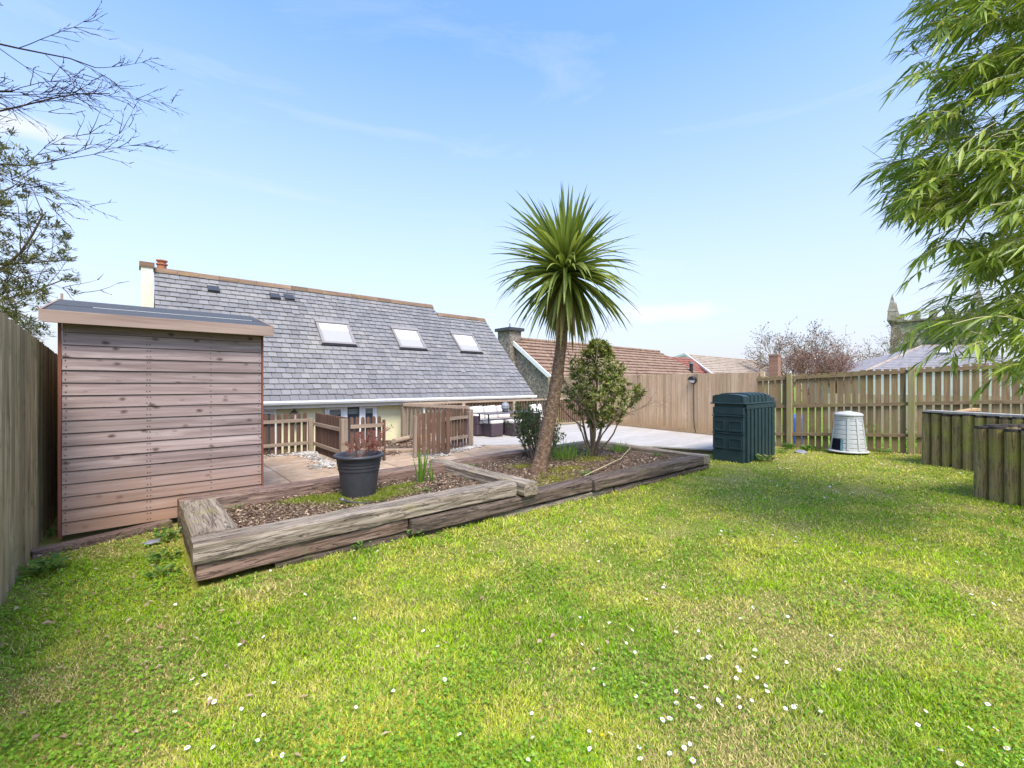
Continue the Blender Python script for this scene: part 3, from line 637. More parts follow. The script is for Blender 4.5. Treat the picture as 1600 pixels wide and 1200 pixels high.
for (xa, xb, yr_, zr_) in ((XL,X1,YR1,zr1),(X1,XR,YR2,zr2)):
    mb = MB(); x = xa
    while x < xb-.1:
        e_ = min(x+.45,xb); j = rng.uniform(-.006,.006)
        pr = [(-.13,-.10),(-.10,-.04),(-.04,.028),(0,.045),(.04,.028),(.10,-.04),(.13,-.10)]
        vs = [(x,yr_+a_,zr_+b_+j+.01) for a_,b_ in pr]+[(e_-.008,yr_+a_,zr_+b_+j+.01) for a_,b_ in pr]
        mb.add(vs,[(i,i+1,8+i,7+i) for i in range(6)]+[tuple(reversed(range(7))),tuple(range(7,14))]); x = e_
    mb.build('ridge_tiles', M['ridge'], H)
# chimney breast rendered at the left gable and clay pot
mb = MB().box((XL-.27,13.95,0),(XL-.035,14.45,zr1-.02)); ch = mb.build('chimney', M['render'], H)
MB().box((XL-.30,13.92,zr1-.02),(XL-.01,14.48,zr1+.10)).build('chimney_cap', M['ridge'], ch)
cp = MB().lathe((XL+.14,14.25,zr1-.02), [(.0,.0),(.10,.0),(.095,.15),(.12,.16),(.12,.19),(.09,.195),(.09,.24),(.12,.25),(.12,.275),(.0,.285)], 20).build('chimney_pot', M['terracotta'], ch, smooth=False)
# roof vents
for (x,y) in ((1.52,13.80),(2.97,13.80),(3.34,13.82)):
    a_ = .13; mb = MB(); mb.hexa([rp_(x-a_,y-.10,.03),rp_(x+a_,y-.10,.03),rp_(x+a_,y+.09,.0),rp_(x-a_,y+.09,.0),rp_(x-a_,y-.10,.085),rp_(x+a_,y-.10,.085),rp_(x+a_,y+.09,.03),rp_(x-a_,y+.09,.03)]); mb.build('roof_vent', M['char'], H)
# skylights
for i,(xa,xb) in enumerate(sky_w):
    ya, yb_ = 12.44, 13.10
    mb = MB()
    def fr(mb,x0_,x1_,y0_,y1_,o0,o1,m=0): mb.hexa([rp_(x0_,y0_,o0),rp_(x1_,y0_,o0),rp_(x1_,y1_,o0),rp_(x0_,y1_,o0),rp_(x0_,y0_,o1),rp_(x1_,y0_,o1),rp_(x1_,y1_,o1),rp_(x0_,y1_,o1)],m)
    fr(mb,xa,xa+.075,ya+.05,yb_-.05,.0,.085); fr(mb,xb-.075,xb,ya+.05,yb_-.05,.0,.085); fr(mb,xa,xb,ya,ya+.05,.0,.08); fr(mb,xa-.01,xb+.01,yb_-.05,yb_+.02,.0,.105)
    M['skyframe'] = M.get('skyframe') or plain('skylight_frame', (.27,.24,.225), .45, .5, .06)
    w_ = mb.build('skylight', M['skyframe'], H)
    ym_ = ya+(yb_-ya)*(.62,.45,.38)[i]
    mb = MB(); fr(mb,xa+.075,xb-.075,ya+.05,ym_,.03,.06); mb.build('blind', M['blind'], w_)
    mb = MB(); fr(mb,xa+.075,xb-.075,ym_,yb_-.05,.03,.06); mb.build('pane', M['blindw'], w_)
    mb = MB(); fr(mb,xa-.02,xb+.02,ya-.035,ya-.004,.0,.05); mb.build('flashing', M['black'], w_)
# gutter, soffit, downpipes
mb = MB(); prof = [(-.075,.015),(-.08,-.03),(-.06,-.075),(0,-.095),(.045,-.075),(.06,-.03),(.06,.0),(.052,.0),(.052,-.03),(0,-.083),(-.07,-.03),(-.066,.015)]
yg, zg = YE-.05, ZE+.0
vs = [(XL-.02,yg+a_,zg+b_) for a_,b_ in prof]+[(XR+.02,yg+a_,zg+b_) for a_,b_ in prof]; n_ = len(prof)
mb.add(vs,[(i,(i+1)%n_,n_+(i+1)%n_,n_+i) for i in range(n_)]+[tuple(reversed(range(n_))),tuple(range(n_,2*n_))]); mb.build('gutter', M['white'], H)
MB().box((XL,YE+.02,ZE-.17),(XR,YE+.045,ZE-.025)).build('fascia', M['white'], H)
MB().box((XL,YE+.046,ZE-.165),(XR,11.25,ZE-.14)).build('soffit', M['cream'], H)
for xd in (6.95, 10.35):
    MB().tube([(xd,YE-.05,ZE-.07),(xd,YE-.05,ZE-.14),(xd,11.2,ZE-.28),(xd,11.2,-1.1)], .034, 10).build('downpipe', M['white'], H, smooth=True)
# windows and doors in the yellow wall
def window(H, xa, xb, za, zb, y, divs, name='window', curtains=True):
    mb = MB(); f = .06
    mb.box((xa,y-.03,zb-f),(xb,y+.02,zb)); mb.box((xa,y-.03,za),(xb,y+.02,za+f))
    xs = [xa]+divs+[xb]
    mb.box((xa,y-.03,za+f),(xa+f,y+.02,zb-f)); mb.box((xb-f,y-.03,za+f),(xb,y+.02,zb-f))
    for d_ in divs: mb.box((d_-.055,y-.032,za+f),(d_+.055,y+.018,zb-f))
    o_ = mb.build(name, M['white'], H, bevel=.004)
    for p_,q_ in zip(xs[:-1],xs[1:]):
        l_ = p_+(f if p_==xa else .055); r_ = q_-(f if q_==xb else .055)
        if p_ == xa or q_ == xb:
            mb = MB(); g = .05; mb.box((l_+.004,y-.028,zb-f-g),(r_-.004,y+.01,zb-f-.003)); mb.box((l_+.004,y-.028,za+f+.003),(l_+g,y+.01,zb-f-g)); mb.box((r_-g,y-.028,za+f+.003),(r_-.004,y+.01,zb-f-g)); mb.build('sash', M['white'], o_)
        MB().box((l_,y+.0,za+f),(r_,y+.006,zb-f)).build('pane', M['glass'], o_)
        if curtains: MB().box((l_+.03,y-.004,zb-.24),(r_-.03,y-.001,zb-f-.04)).build('blind', M['netting'], o_)
    return o_
window(H, 3.52, 4.86, -1.0, .965, 11.2, [4.02, 4.44])
window(H, 1.55, 2.44, -1.15, .93, 11.2, [], 'door')
# wall lantern
t = thing('wall_lantern', (2.80,11.1,.75), 'black coach lantern fixed to the yellow house wall above the picket fence', 'lantern')
lx, ly, lz_ = 2.80, 11.08, .72
MB().lathe((lx,ly,lz_), [(.0,.20),(.015,.2),(.02,.17),(.075,.11),(.10,.09),(.09,.085),(.0,.085)], 6).build('cap', M['black'], t)
MB().lathe((lx,ly,lz_), [(.08,.083),(.05,-.07),(.0,-.07)], 6).build('glass', plain('pale_lantern_glass', (.55,.53,.48), .2, .5), t)
MB().lathe((lx,ly,lz_), [(.055,-.072),(.03,-.12),(.0,-.15)], 6).build('base', M['black'], t)
MB().tube([(lx,11.24,lz_-.1),(lx,11.14,lz_-.17),(lx,ly,lz_-.14)], .012, 6).build('bracket', M['black'], t)

# ================================================================ LOW PICKET FENCES AND GATES
def picket_run(t, a, b, z0, z1, matr, rails=(.18,.62), wd=.072, gap=.05, front=-1, tops=True, skew=0):
    a, b = Vector(a), Vector(b); L_ = (b-a).length; d = (b-a)/L_; n_ = max(2,round(L_/(wd+gap))); st = L_/n_
    mb = MB(); strip_fence(mb, a, d, 0, L_, st, .018, z0, lambda s: z1+skew*s, st-wd, True, .002); mb.build('pickets', M['picket'], t)
    nv_ = Vector((-d.y,d.x))*front*(.03 if front<0 else .045)
    for r_ in rails:
        MB().bar((*(a+nv_),z0+r_),(*(b+nv_),z0+r_+skew*L_),.035,.07).build('rail', M[matr], t)
t = thing('low_picket_fence', (1.9,10.28,0), 'low brown round topped picket fence facing the lawn beside the shed', 'fence', 'low picket fences round the paved yard')
picket_run(t,(.6,10.29),(2.90,10.29),-.10,.87,'railx',(.30,.80),.085,.045)
for p_ in ((2.93,10.27),): MB().box((p_[0]-.05,p_[1]-.06,-.12),(p_[0]+.05,p_[1]+.04,.735)).build('post', M['post'], t)
t = thing('low_picket_fence', (3.0,9.2,0), 'low brown picket fence running from the corner post towards the viewer', 'fence', 'low picket fences round the paved yard')
picket_run(t,(3.02,8.26),(3.02,10.2),-.04,.87,'raily',(.22,.66),.085,.012,front=1)
MB().box((2.86,8.14,-.1),(2.98,8.26,.85)).build('post', M['post'], t, bevel=.006)
t = thing('picket_gate', (3.35,8.15,0), 'brown picket gate behind the charcoal pot, left of the gap', 'gate', 'picket gates')
picket_run(t,(3.02,8.16),(3.66,8.13),.04,.875,'railx',(.20,.66),.07,.036)
MB().box((3.66,8.10,.0),(3.70,8.16,.80)).build('stile', M['picket'], t)
t = thing('picket_gate', (4.7,8.0,0), 'brown picket gate standing open right of the gap, seen from its board side', 'gate', 'picket gates')
picket_run(t,(4.38,8.09),(5.09,7.90),.04,.89,'railx',(.20,.66),.078,.022,front=1,skew=.06)
MB().box((4.31,8.07,.0),(4.37,8.13,.84)).build('stile', M['post'], t)
t = thing('low_picket_fence', (5.6,8.4,0), 'short low picket fence between the open gate and the deck post', 'fence', 'low picket fences round the paved yard')
picket_run(t,(5.12,8.30),(5.95,8.55),.04,.93,'railx',(.22,.68),.07,.035)
MB().box((5.98,8.50,-.1),(6.09,8.61,.85)).build('post', M['post'], t, bevel=.006)
# balustrade round the deck
M['railpale'] = wood('pale_brown_rail', [(.26,.18,.12),(.42,.31,.22),(.54,.42,.31)], 'x', 1, .2, var=.1)
t = thing('balustrade', (5.8,9.6,0), 'pale timber handrail with balusters along the left side of the deck', 'railing', 'timber balustrades of the deck')
MB().bar((6.10,8.70,.93),(5.42,10.72,.95),.09,.075).build('handrail', M['railpale'], t)
for i in range(14):
    p_ = Vector((6.06,8.8)).lerp(Vector((5.46,10.6)), i/13); MB().box((p_.x-.018,p_.y-.018,.06),(p_.x+.018,p_.y+.018,.89)).build('baluster', M['white' if i in (9,) else 'post'], t)
for p_ in ((6.13,8.66),(5.42,10.76)): MB().box((p_[0]-.05,p_[1]-.05,-.2),(p_[0]+.05,p_[1]+.05,.885)).build('post', M['post'], t)
t = thing('balustrade', (9,10.85,0), 'long timber balustrade behind the rattan furniture along the house side', 'railing', 'timber balustrades of the deck')
MB().box((5.48,10.80,.93),(13.3,10.89,.985)).build('handrail', M['railpale'], t)
MB().box((5.48,10.82,.04),(13.3,10.87,.10)).build('bottom_rail', M['railpale'], t)
x = 5.62
while x < 13.2:
    MB().box((x-.022,10.83,.10),(x+.022,10.865,.93)).build('baluster', M['picket'], t); x += .118
for x in (7.4,9.4,11.4,13.2): MB().box((x-.05,10.79,-.2),(x+.05,10.90,.928)).build('post', M['railpale'], t)
# timber edging log and block by the wall
t = MB().tube([(4.95,10.35,.04),(5.75,10.75,.06)], .07, 12).build('edging_log', M['railpale'], origin=(5.3,10.5,0)); tag(t, 'round pale log lying on bare soil at the foot of the yellow wall', 'log')
t = thing('timber_block', (5.75,10.5,0), 'two squared pale timber blocks stacked beside the yellow wall', 'timber')
MB().box((5.62,10.2,-.02),(5.95,10.7,.16)).build('lower_block', M['pale'], t, bevel=.01); MB().box((5.70,10.3,.162),(5.98,10.65,.30)).build('upper_block', M['railpale'], t, bevel=.01)
t = MB().bar((3.9,9.45,.02),(4.95,8.55,.03),.16,.05).build('edging_board', M['railpale'], origin=(4.4,9,0)); tag(t, 'flat pale timber board edging the soil patch in the gap between the gates', 'board')

# ================================================================ GARDEN FURNITURE ON THE DECK
M['cushion'] = M['cushion']
def sofa(name, label, x0_, x1_, y0_, y1_, back, group=None):
    t = thing(name, ((x0_+x1_)/2,(y0_+y1_)/2,0), label, 'chair', group)
    MB().box((x0_,y0_,.03),(x1_,y1_,.34)).build('base', M['rattan'], t, bevel=.02)
    b_ = .10
    if 'b' in back: MB().box((x0_,y1_-b_,.342),(x1_,y1_,.68)).build('backrest', M['rattan'], t, bevel=.02)
    if 'l' in back: MB().box((x0_,y0_,.342),(x0_+b_,y1_-b_-.003,.58)).build('armrest', M['rattan'], t, bevel=.02)
    if 'r' in back: MB().box((x1_-b_,y0_,.342),(x1_,y1_-b_-.003,.58)).build('armrest', M['rattan'], t, bevel=.02)
    l_ = x0_+(b_+.01 if 'l' in back else .02); r_ = x1_-(b_+.01 if 'r' in back else .02)
    MB().box((l_,y0_+.01,.345),(r_,y1_-b_-.01,.45)).build('seat_cushion', M['cushion'], t, bevel=.03)
    k_ = max(1,round((r_-l_)/.6))
    for i in range(k_):
        a_ = l_+(r_-l_)*i/k_+.02; c_ = l_+(r_-l_)*(i+1)/k_-.02
        mb = MB(); mb.hexa([(a_,y1_-b_-.20,.455),(c_,y1_-b_-.20,.455),(c_,y1_-b_-.04,.455),(a_,y1_-b_-.04,.455),(a_,y1_-b_-.10,.82),(c_,y1_-b_-.10,.84),(c_,y1_-b_+.03,.84),(a_,y1_-b_+.03,.82)]); mb.build('back_cushion', M['cushion'], t, bevel=.045)
    return t
sofa('rattan_sofa','dark rattan corner sofa with cream cushions at the left of the garden table',7.35,9.0,10.05,10.75,'bl')
sofa('rattan_chair','dark rattan armchair with a cream back cushion right of the garden table',9.65,10.4,9.9,10.6,'blr')
def stool(x, y, label):
    t = thing('footstool', (x,y,0), label, 'stool', 'square rattan footstools')
    MB().box((x-.21,y-.21,.02),(x+.21,y+.21,.37)).build('base', M['rattan'], t, bevel=.012)
    MB().box((x-.22,y-.22,.372),(x+.22,y+.22,.47)).build('cushion', M['cushion'], t, bevel=.03)
stool(7.75,9.83,'left rattan footstool with a cream cushion standing in front of the table'); stool(8.33,9.55,'right rattan footstool with a cream cushion, half behind the bush')
t = thing('garden_table', (8.1,10.1,0), 'dark garden table with thin curved legs among the rattan seats', 'table')
MB().box((7.35,9.55,.645),(9.35,10.25,.675)).build('tabletop', M['tabletop'], t, bevel=.01)
for sx,sy in ((7.5,9.72),(9.2,9.72),(7.5,10.15),(9.2,10.15)):
    MB().tube([(sx,sy,.645),(sx+.01,sy-.0,.4),(sx+.02,sy-.02,.2),(sx+(.06 if sx<8 else .03),sy-.05,.0)], [.022,.02,.018,.016], 8).build('leg', M['black'], t)
t = thing('metal_lantern', (8.35,10.0,.675), 'grey domed lantern standing on the dark garden table', 'lantern')
MB().lathe((8.35,10.0,.675), [(0,.0),(.09,.0),(.10,.03),(.085,.05)], 16).build('base', M['char'], t, smooth=True)
MB().lathe((8.35,10.0,.675), [(.085,.052),(.12,.10),(.125,.15),(.10,.158)], 16).build('glass', M['tin'], t, smooth=True)
MB().lathe((8.35,10.0,.675), [(.13,.16),(.125,.20),(.08,.26),(.02,.285),(0,.29)], 16).build('lid', M['tin'], t, smooth=True)

# ================================================================ OIL TANK
t = thing('oil_tank', (10.05,3.9,-.09), 'dark green ribbed plastic oil tank on the lawn in front of the picket fence', 'tank')
tx0,tx1,ty0,ty1 = 9.20,10.92,3.56,4.22; g0 = -.10
mb = MB()
# core body with stacked bands on the short end, ribs on the long side
mb.box((tx0+.03,ty0+.05,g0),(tx1-.03,ty1-.05,1.10))
mb.build('core', M['green'], t)
mb = MB()
for (a_,b_) in ((g0,.14),(.155,.46),(.47,.50),(.51,.82),(.83,.86),(.87,1.02)):
    e_ = 0 if b_-a_ < .05 else .012
    mb.box((tx0+e_,ty0+.012+e_,a_),(tx0+.10,ty1-e_-.012,b_))
mb.build('end_bands', M['green'], t, bevel=.008)
mb = MB()   # raised window frames on the end face
for z0_ in (.17,.53):
    for (ya_,yb_) in ((ty0+.05,ty0+.30),(ty0+.40,ty1-.06)):
        z1_ = z0_+.20
        mb.box((tx0-.012,ya_,z0_),(tx0+.02,yb_,z0_+.03)); mb.box((tx0-.006,ya_,z1_),(tx0+.02,yb_,z1_+.02)); mb.box((tx0-.006,ya_,z0_+.031),(tx0+.02,ya_+.02,z1_-.001)); mb.box((tx0-.006,yb_-.02,z0_+.031),(tx0+.02,yb_,z1_-.001))
mb.build('end_panels', M['green'], t, bevel=.004)
mb = MB(); nr = 8
mb.box((tx0+.10,ty0+.03,g0),(tx1,ty0+.06,1.08))
for i in range(nr):
    xa_ = tx0+.14+i*(tx1-tx0-.16)/nr; mb.box((xa_,ty0-.012,g0),(xa_+.115,ty0+.029,.98))
    mb.box((xa_,ty1-.05,g0),(xa_+.115,ty1+.01,.98))
mb.box((tx0+.101,ty0-.014,.985),(tx1+.01,ty0+.05,1.075)); mb.box((tx1-.10,ty0+.01,g0),(tx1,ty1-.02,1.07))
mb.build('ribs', M['green'], t, bevel=.008)
MB().box((tx0-.012,ty0-.022,1.085),(tx1+.02,ty1+.02,1.115)).build('rim', M['green'], t, bevel=.012)
mb = MB(); prof = [(ty0+.015,1.115),(ty0+.02,1.25),(ty0+.08,1.275),(ty0+.2,1.29),(ty0+.33,1.295),(ty0+.46,1.29),(ty1-.08,1.275),(ty1-.02,1.25),(ty1-.015,1.115)]; n_ = len(prof)
mb.add([(tx0+.005,a_,b_) for a_,b_ in prof]+[(tx1-.25,a_,b_) for a_,b_ in prof],[(i,i+1,n_+i+1,n_+i) for i in range(n_-1)]+[tuple(reversed(range(n_))),tuple(range(n_,2*n_))])
mb.add([(tx1-.249,a_,b_-.04*(b_>1.13)) for a_,b_ in prof]+[(tx1,a_,b_-.06*(b_>1.13)) for a_,b_ in prof],[(i,i+1,n_+i+1,n_+i) for i in range(n_-1)]+[tuple(reversed(range(n_))),tuple(range(n_,2*n_))])
for i in range(5):
    xa_ = tx0+.33+i*.21; mb.add([(xa_,a_+(.0 if a_ > ty0+.3 else -.018)+(.018 if a_ > ty0+.4 else 0),b_+.022*(b_>1.13)) for a_,b_ in prof]+[(xa_+.08,a_+(.0 if a_ > ty0+.3 else -.018)+(.018 if a_ > ty0+.4 else 0),b_+.022*(b_>1.13)) for a_,b_ in prof],[(i2,i2+1,n_+i2+1,n_+i2) for i2 in range(n_-1)]+[tuple(reversed(range(n_))),tuple(range(n_,2*n_))])
mb.build('lid', M['green'], t, bevel=.006)

# ================================================================ COMPOSTER
cx, cy, cz = 12.23, 2.50, -.03
t = thing('compost_bin', (cx,cy,cz), 'pale grey conical compost bin with an open dark hatch against the picket fence', 'compost bin')
n_ = 40; mb = MB(); prof = []
z = .03
def cr_(z): return .335-.095*(z/.86)
zs = [0.03]
bands = [.10,.20,.30,.40,.50,.60,.70]
prof = [(cr_(.03),.03)]
for b_ in bands: prof += [(cr_(b_-.012),b_-.012),(cr_(b_)-.012,b_-.004),(cr_(b_)-.012,b_+.004),(cr_(b_+.012),b_+.012)]
prof += [(cr_(.76),.76),(cr_(.76)+.012,.765),(cr_(.80)+.01,.80)]
mb.lathe((cx,cy,cz), prof, n_); mb.build('body', M['comp'], t, smooth=False)
MB().lathe((cx,cy,cz), [(0,.0),(.375,.0),(.385,.02),(.365,.035),(.33,.04),(0,.04)], n_).build('base', M['comp'], t)
MB().lathe((cx,cy,cz), [(.255,.802),(.272,.81),(.272,.845),(.25,.87),(.17,.895),(.06,.91),(.05,.92),(0,.92)], n_).build('lid', M['comp'], t, smooth=True)
# vertical ribs and hatch on the side facing the garden
vd = Vector((-cx,-cy)).normalized(); base_a = math.atan2(vd.y, vd.x)
mb = MB()
for da in (-1.25,-.02,.62,1.25):
    a_ = base_a+da; d_ = Vector((math.cos(a_),math.sin(a_))); mb.bar((cx+d_.x*(cr_(.06)-.0),cy+d_.y*(cr_(.06)-.0),cz+.05),(cx+d_.x*(cr_(.75)-.0),cy+d_.y*(cr_(.75)-.0),cz+.75),.045,.03,up=(d_.x,d_.y,0))
mb.build('rib', M['comp'], t, bevel=.006)
mb = MB()
def arc_panel(mb, a0,a1,z0,z1,off,k=6):
    o = len(mb.v)
    for i in range(k+1):
        a_ = a0+(a1-a0)*i/k
        for z_ in (z0,z1): r_ = cr_(z_)+off; mb.v.append((cx+r_*math.cos(a_),cy+r_*math.sin(a_),cz+z_))
    for i in range(k): mb.f.append((o+2*i,o+2*i+2,o+2*i+3,o+2*i+1)); mb.m.append(0)
arc_panel(mb, base_a-1.15, base_a-.40, .05, .30, .006); mb.build('hatch_opening', plain('dark_compost', (.012,.012,.022), .9, .1), t)
mb = MB(); a_ = base_a-.36; 
mb.bar((cx+math.cos(a_)*(cr_(.05)+.008),cy+math.sin(a_)*(cr_(.05)+.008),cz+.05),(cx+math.cos(a_)*(cr_(.30)+.008),cy+math.sin(a_)*(cr_(.30)+.008),cz+.30),.05,.012,up=(math.cos(a_),math.sin(a_),0)); mb.build('hatch_edge', plain('blue_tinted_plastic', (.16,.30,.36), .5, .4), t)

# ================================================================ LOG PLANTERS
Ad = Vector((-.5,-.866)); Bd = Vector((.866,-.5))
def log_planter(c0, h0, nA, nB, dia, label, r0=0, endmat=True):
    t = thing('log_planter', (c0[0],c0[1],0), label, 'planter', 'planters of upright round logs')
    c0 = Vector(c0)
    lst = [(c0+Ad*dia*i) for i in range(nA)]+[(c0+Bd*dia*i) for i in range(1,nB)]+[(c0+Ad*dia*(nA-1)+Bd*dia*i) for i in range(1,nB)]
    for i, c_ in enumerate(lst):
        r_ = dia/2*rng.uniform(.90,1.03); h_ = h0+rng.uniform(-.02,.012); zb = lawnz(c_.x,c_.y)-.12
        n2 = 16; pts = []; mb = MB(); o = 0; ks = 14
        for k_ in range(ks+1):
            z_ = zb+(h_-.028-zb)*k_/(ks-1) if k_ < ks else h_; rr = r_*(1 if k_ < ks else .93)
            for j in range(n2):
                an = 2*math.pi*j/n2; w_ = 1+.05*mnoise.noise(Vector((math.cos(an)*1.5+i*3,math.sin(an)*1.5,z_*1.2)))
                mb.v.append((c_.x+rr*w_*math.cos(an),c_.y+rr*w_*math.sin(an),z_-(0 if k_<ks else -.008)))
        for k_ in range(ks):
            for j in range(n2): mb.f.append((k_*n2+j,k_*n2+(j+1)%n2,(k_+1)*n2+(j+1)%n2,(k_+1)*n2+j)); mb.m.append(1 if k_ >= ks-1 else 0)
        mb.f.append(tuple(ks*n2+j for j in range(n2))); mb.m.append(1)
        mb.build('log', [M['log'], M['logend']], t, smooth=False)
    m_ = c0+Ad*dia*(nA-1)/2+Bd*dia*(nB-1)/2; a_, b_ = Ad*(dia*(nA-1)/2), Bd*(dia*(nB-1)/2)
    q = [c0, c0+a_*2, c0+a_*2+b_*2, c0+b_*2]
    MB().add([(p.x,p.y,h0-.22) for p in q],[(0,1,2,3)]).build('soil_fill', M['soil'], t)
    return t
log_planter((11.42,1.12),.955,15,8,.165,'farther planter of mossy upright logs, capped with boards, by the picket fence')
log_planter((8.47,.30),.945,12,12,.155,'nearer planter of dark topped mossy logs at the right edge')
p_ = Vector((11.42,1.12)); q_ = p_+Ad*2.2
t = MB().bar((p_.x+.02,p_.y-.02,.985),(q_.x+.1,q_.y,.985),.22,.035).build('capping_board', M['deck'], origin=(10.9,.2,.98)); tag(t, 'long weathered board lying flat on the farther log planter', 'board')
mb = MB(); a_ = p_+Ad*.45+Bd*.15
t = MB().hexa([(a_.x,a_.y,1.004),(a_.x+.30,a_.y-.22,1.004),(a_.x+.36,a_.y-.12,1.004),(a_.x+.06,a_.y+.10,1.004),(a_.x,a_.y,1.012),(a_.x+.30,a_.y-.22,1.06),(a_.x+.36,a_.y-.12,1.06),(a_.x+.06,a_.y+.10,1.012)]).build('timber_wedge', M['pale'], origin=(a_.x,a_.y,1.0)); tag(t, 'small yellowish timber offcut resting on the board of the log planter', 'wood')

# ================================================================ POT
px_, py_ = 1.99, 5.08; pz = .19
t = thing('plant_pot', (px_,py_,pz), 'large charcoal plastic pot with a rolled rim and ribbed bands, in the front bed', 'pot')
MB().lathe((px_,py_,pz), [(.0,.0),(.175,.0),(.185,.01),(.205,.14),(.222,.27),(.228,.305),(.234,.306),(.236,.325),(.231,.326),(.233,.345),(.240,.346),(.242,.365),(.237,.366),(.240,.385),(.246,.386),(.249,.405),(.244,.406),(.252,.45)], 56).build('body', M['char'], t)
MB().lathe((px_,py_,pz), [(.250,.448),(.275,.45),(.288,.458),(.288,.478),(.275,.488),(.258,.488),(.246,.478),(.240,.40)], 56).build('rim', M['char'], t, smooth=True)
mb = MB(); mb.add([(px_,py_,pz+.445)]+[(px_+.245*math.cos(i*.3927),py_+.245*math.sin(i*.3927),pz+.425+rng.uniform(-.006,.006)) for i in range(16)],[(0,i+1,(i+1)%16+1) for i in range(16)]); mb.build('compost', M['soil'], t)

# ================================================================ FAR BUILDINGS
def tiled_slope(mb, e0, e1, r1, r0, rows, th=.05, m=0):
    """e0-e1 eave, r0-r1 ridge (r0 above e0): overlapping courses"""
    e0,e1,r0,r1 = map(Vector,(e0,e1,r0,r1)); n_ = (e1-e0).cross(r0-e0).normalized()
    if n_.z < 0: n_ = -n_
    for i in range(rows):
        a, b = i/rows, (i+1.1)/rows
        b = min(b,1)
        p0 = e0.lerp(r0,a)+n_*th; p1 = e1.lerp(r1,a)+n_*th; p2 = e1.lerp(r1,b)+n_*.01; p3 = e0.lerp(r0,b)+n_*.01
        q0 = e0.lerp(r0,a)-n_*.02; q1 = e1.lerp(r1,a)-n_*.02; q2 = e1.lerp(r1,b)-n_*.02; q3 = e0.lerp(r0,b)-n_*.02
        mb.hexa([q0,q1,q2,q3,p0,p1,p2,p3], m)
# neighbour with red-brown tiles
N = thing('house', (22,18,-.3), 'neighbouring house with a red brown tiled roof and a stone gable edged in white', 'house')
gx = 15.95; yr_ = 18.6; zr_ = 4.02; yv = 15.35; zv = 1.82; xe = 31.5
mb = MB(); tiled_slope(mb,(gx,yv-.15,zv-.1),(xe+2.0,yv-.15,zv-.1),(xe,yr_,zr_),(gx,yr_,zr_),11,.09); mb.build('roof', M['brownroof'], N)
mb = MB(); mb.hexa([(gx,yr_,zr_-.05),(xe,yr_,zr_-.05),(xe,21.9,zv-.1),(gx,21.9,zv-.1),(gx,yr_,zr_),(xe,yr_,zr_),(xe,21.9,zv),(gx,21.9,zv)]); mb.build('rear_roof', M['brownroof'], N)
mb = MB(); yb3 = 2*yr_-yv
mb.add([(gx+.08,yv+.1,-.3),(gx+.08,yb3-.1,-.3),(gx+.08,yb3-.1,zv-.05),(gx+.08,yr_,zr_-.15),(gx+.08,yv+.1,zv-.05)],[(0,4,3,2,1)]); 
mb.add([(gx+.08,yv+.1,-.3),(xe,yv+.1,-.3),(xe,yv+.1,zv-.1),(gx+.08,yv+.1,zv-.1)],[(0,1,2,3)])
mb.build('gable_wall', M['stonewall'], N)
for sy in (yv-.17, yb3+.17):
    mb = MB(); mb.bar((gx-.06,sy,zv-.17),(gx-.06,yr_,zr_-.05),.08,.2,up=(0,0,1)); mb.build('barge_board', M['white'], N)
mb = MB(); mb.tube([(gx-.1,yr_,zr_+.06),(xe,yr_,zr_+.06)],.10,8); mb.build('ridge_tiles', M['brownroof'], N)
ch = MB().box((gx-.35,yr_-.3,1.2),(gx+.5,yr_+.75,zr_+.45)).build('chimney', M['stonewall'], N)
MB().box((gx-.5,yr_-.45,zr_+.45),(gx+.62,yr_+.85,zr_+.62)).build('chimney_cap', M['char'], ch)
MB().lathe((gx+.0,yr_+.1,zr_+.62),[(.05,0),(.04,.28),(.02,.3),(0,.3)],10).build('flue', M['tin'], ch)
# extension with darker red roof
N = thing('house', (34,18.5,-.3), 'small red tiled roof with a black flue just beyond the pale fence', 'house')
def D(px, py, d): r_ = (px-800)/680; return Fv*d+Rv*(r_*d)+Vector((0,0,1.5-(py-600)*d/680))
a0 = D(1040,557,34); a1 = D(1079,559.5,38); e1 = D(1124,588,38); e0 = D(1040,592,30)
mb = MB(); tiled_slope(mb, e0, e1, a1, a0, 9); mb.build('roof', M['redroof'], N)
c_ = (e0+e1)/2; mb = MB(); mb.hexa([(e0.x,e0.y,-.3),(e1.x,e1.y,-.3),(e1.x+1,e1.y+4,-.3),(e0.x+1,e0.y+4,-.3),(e0.x,e0.y,e0.z-.05),(e1.x,e1.y,e1.z-.05),(e1.x+1,e1.y+4,e1.z-.05),(e0.x+1,e0.y+4,e0.z-.05)]); mb.build('wall', M['render'], N)
f_ = D(1080,578,33); MB().tube([f_-Vector((0,0,.45)),f_+Vector((0,0,.45))],.13,10).build('flue', M['black'], N); MB().tube([f_+Vector((0,0,.47)),f_+Vector((0,0,.6))],.19,10).build('flue_cap', M['tin'], N)
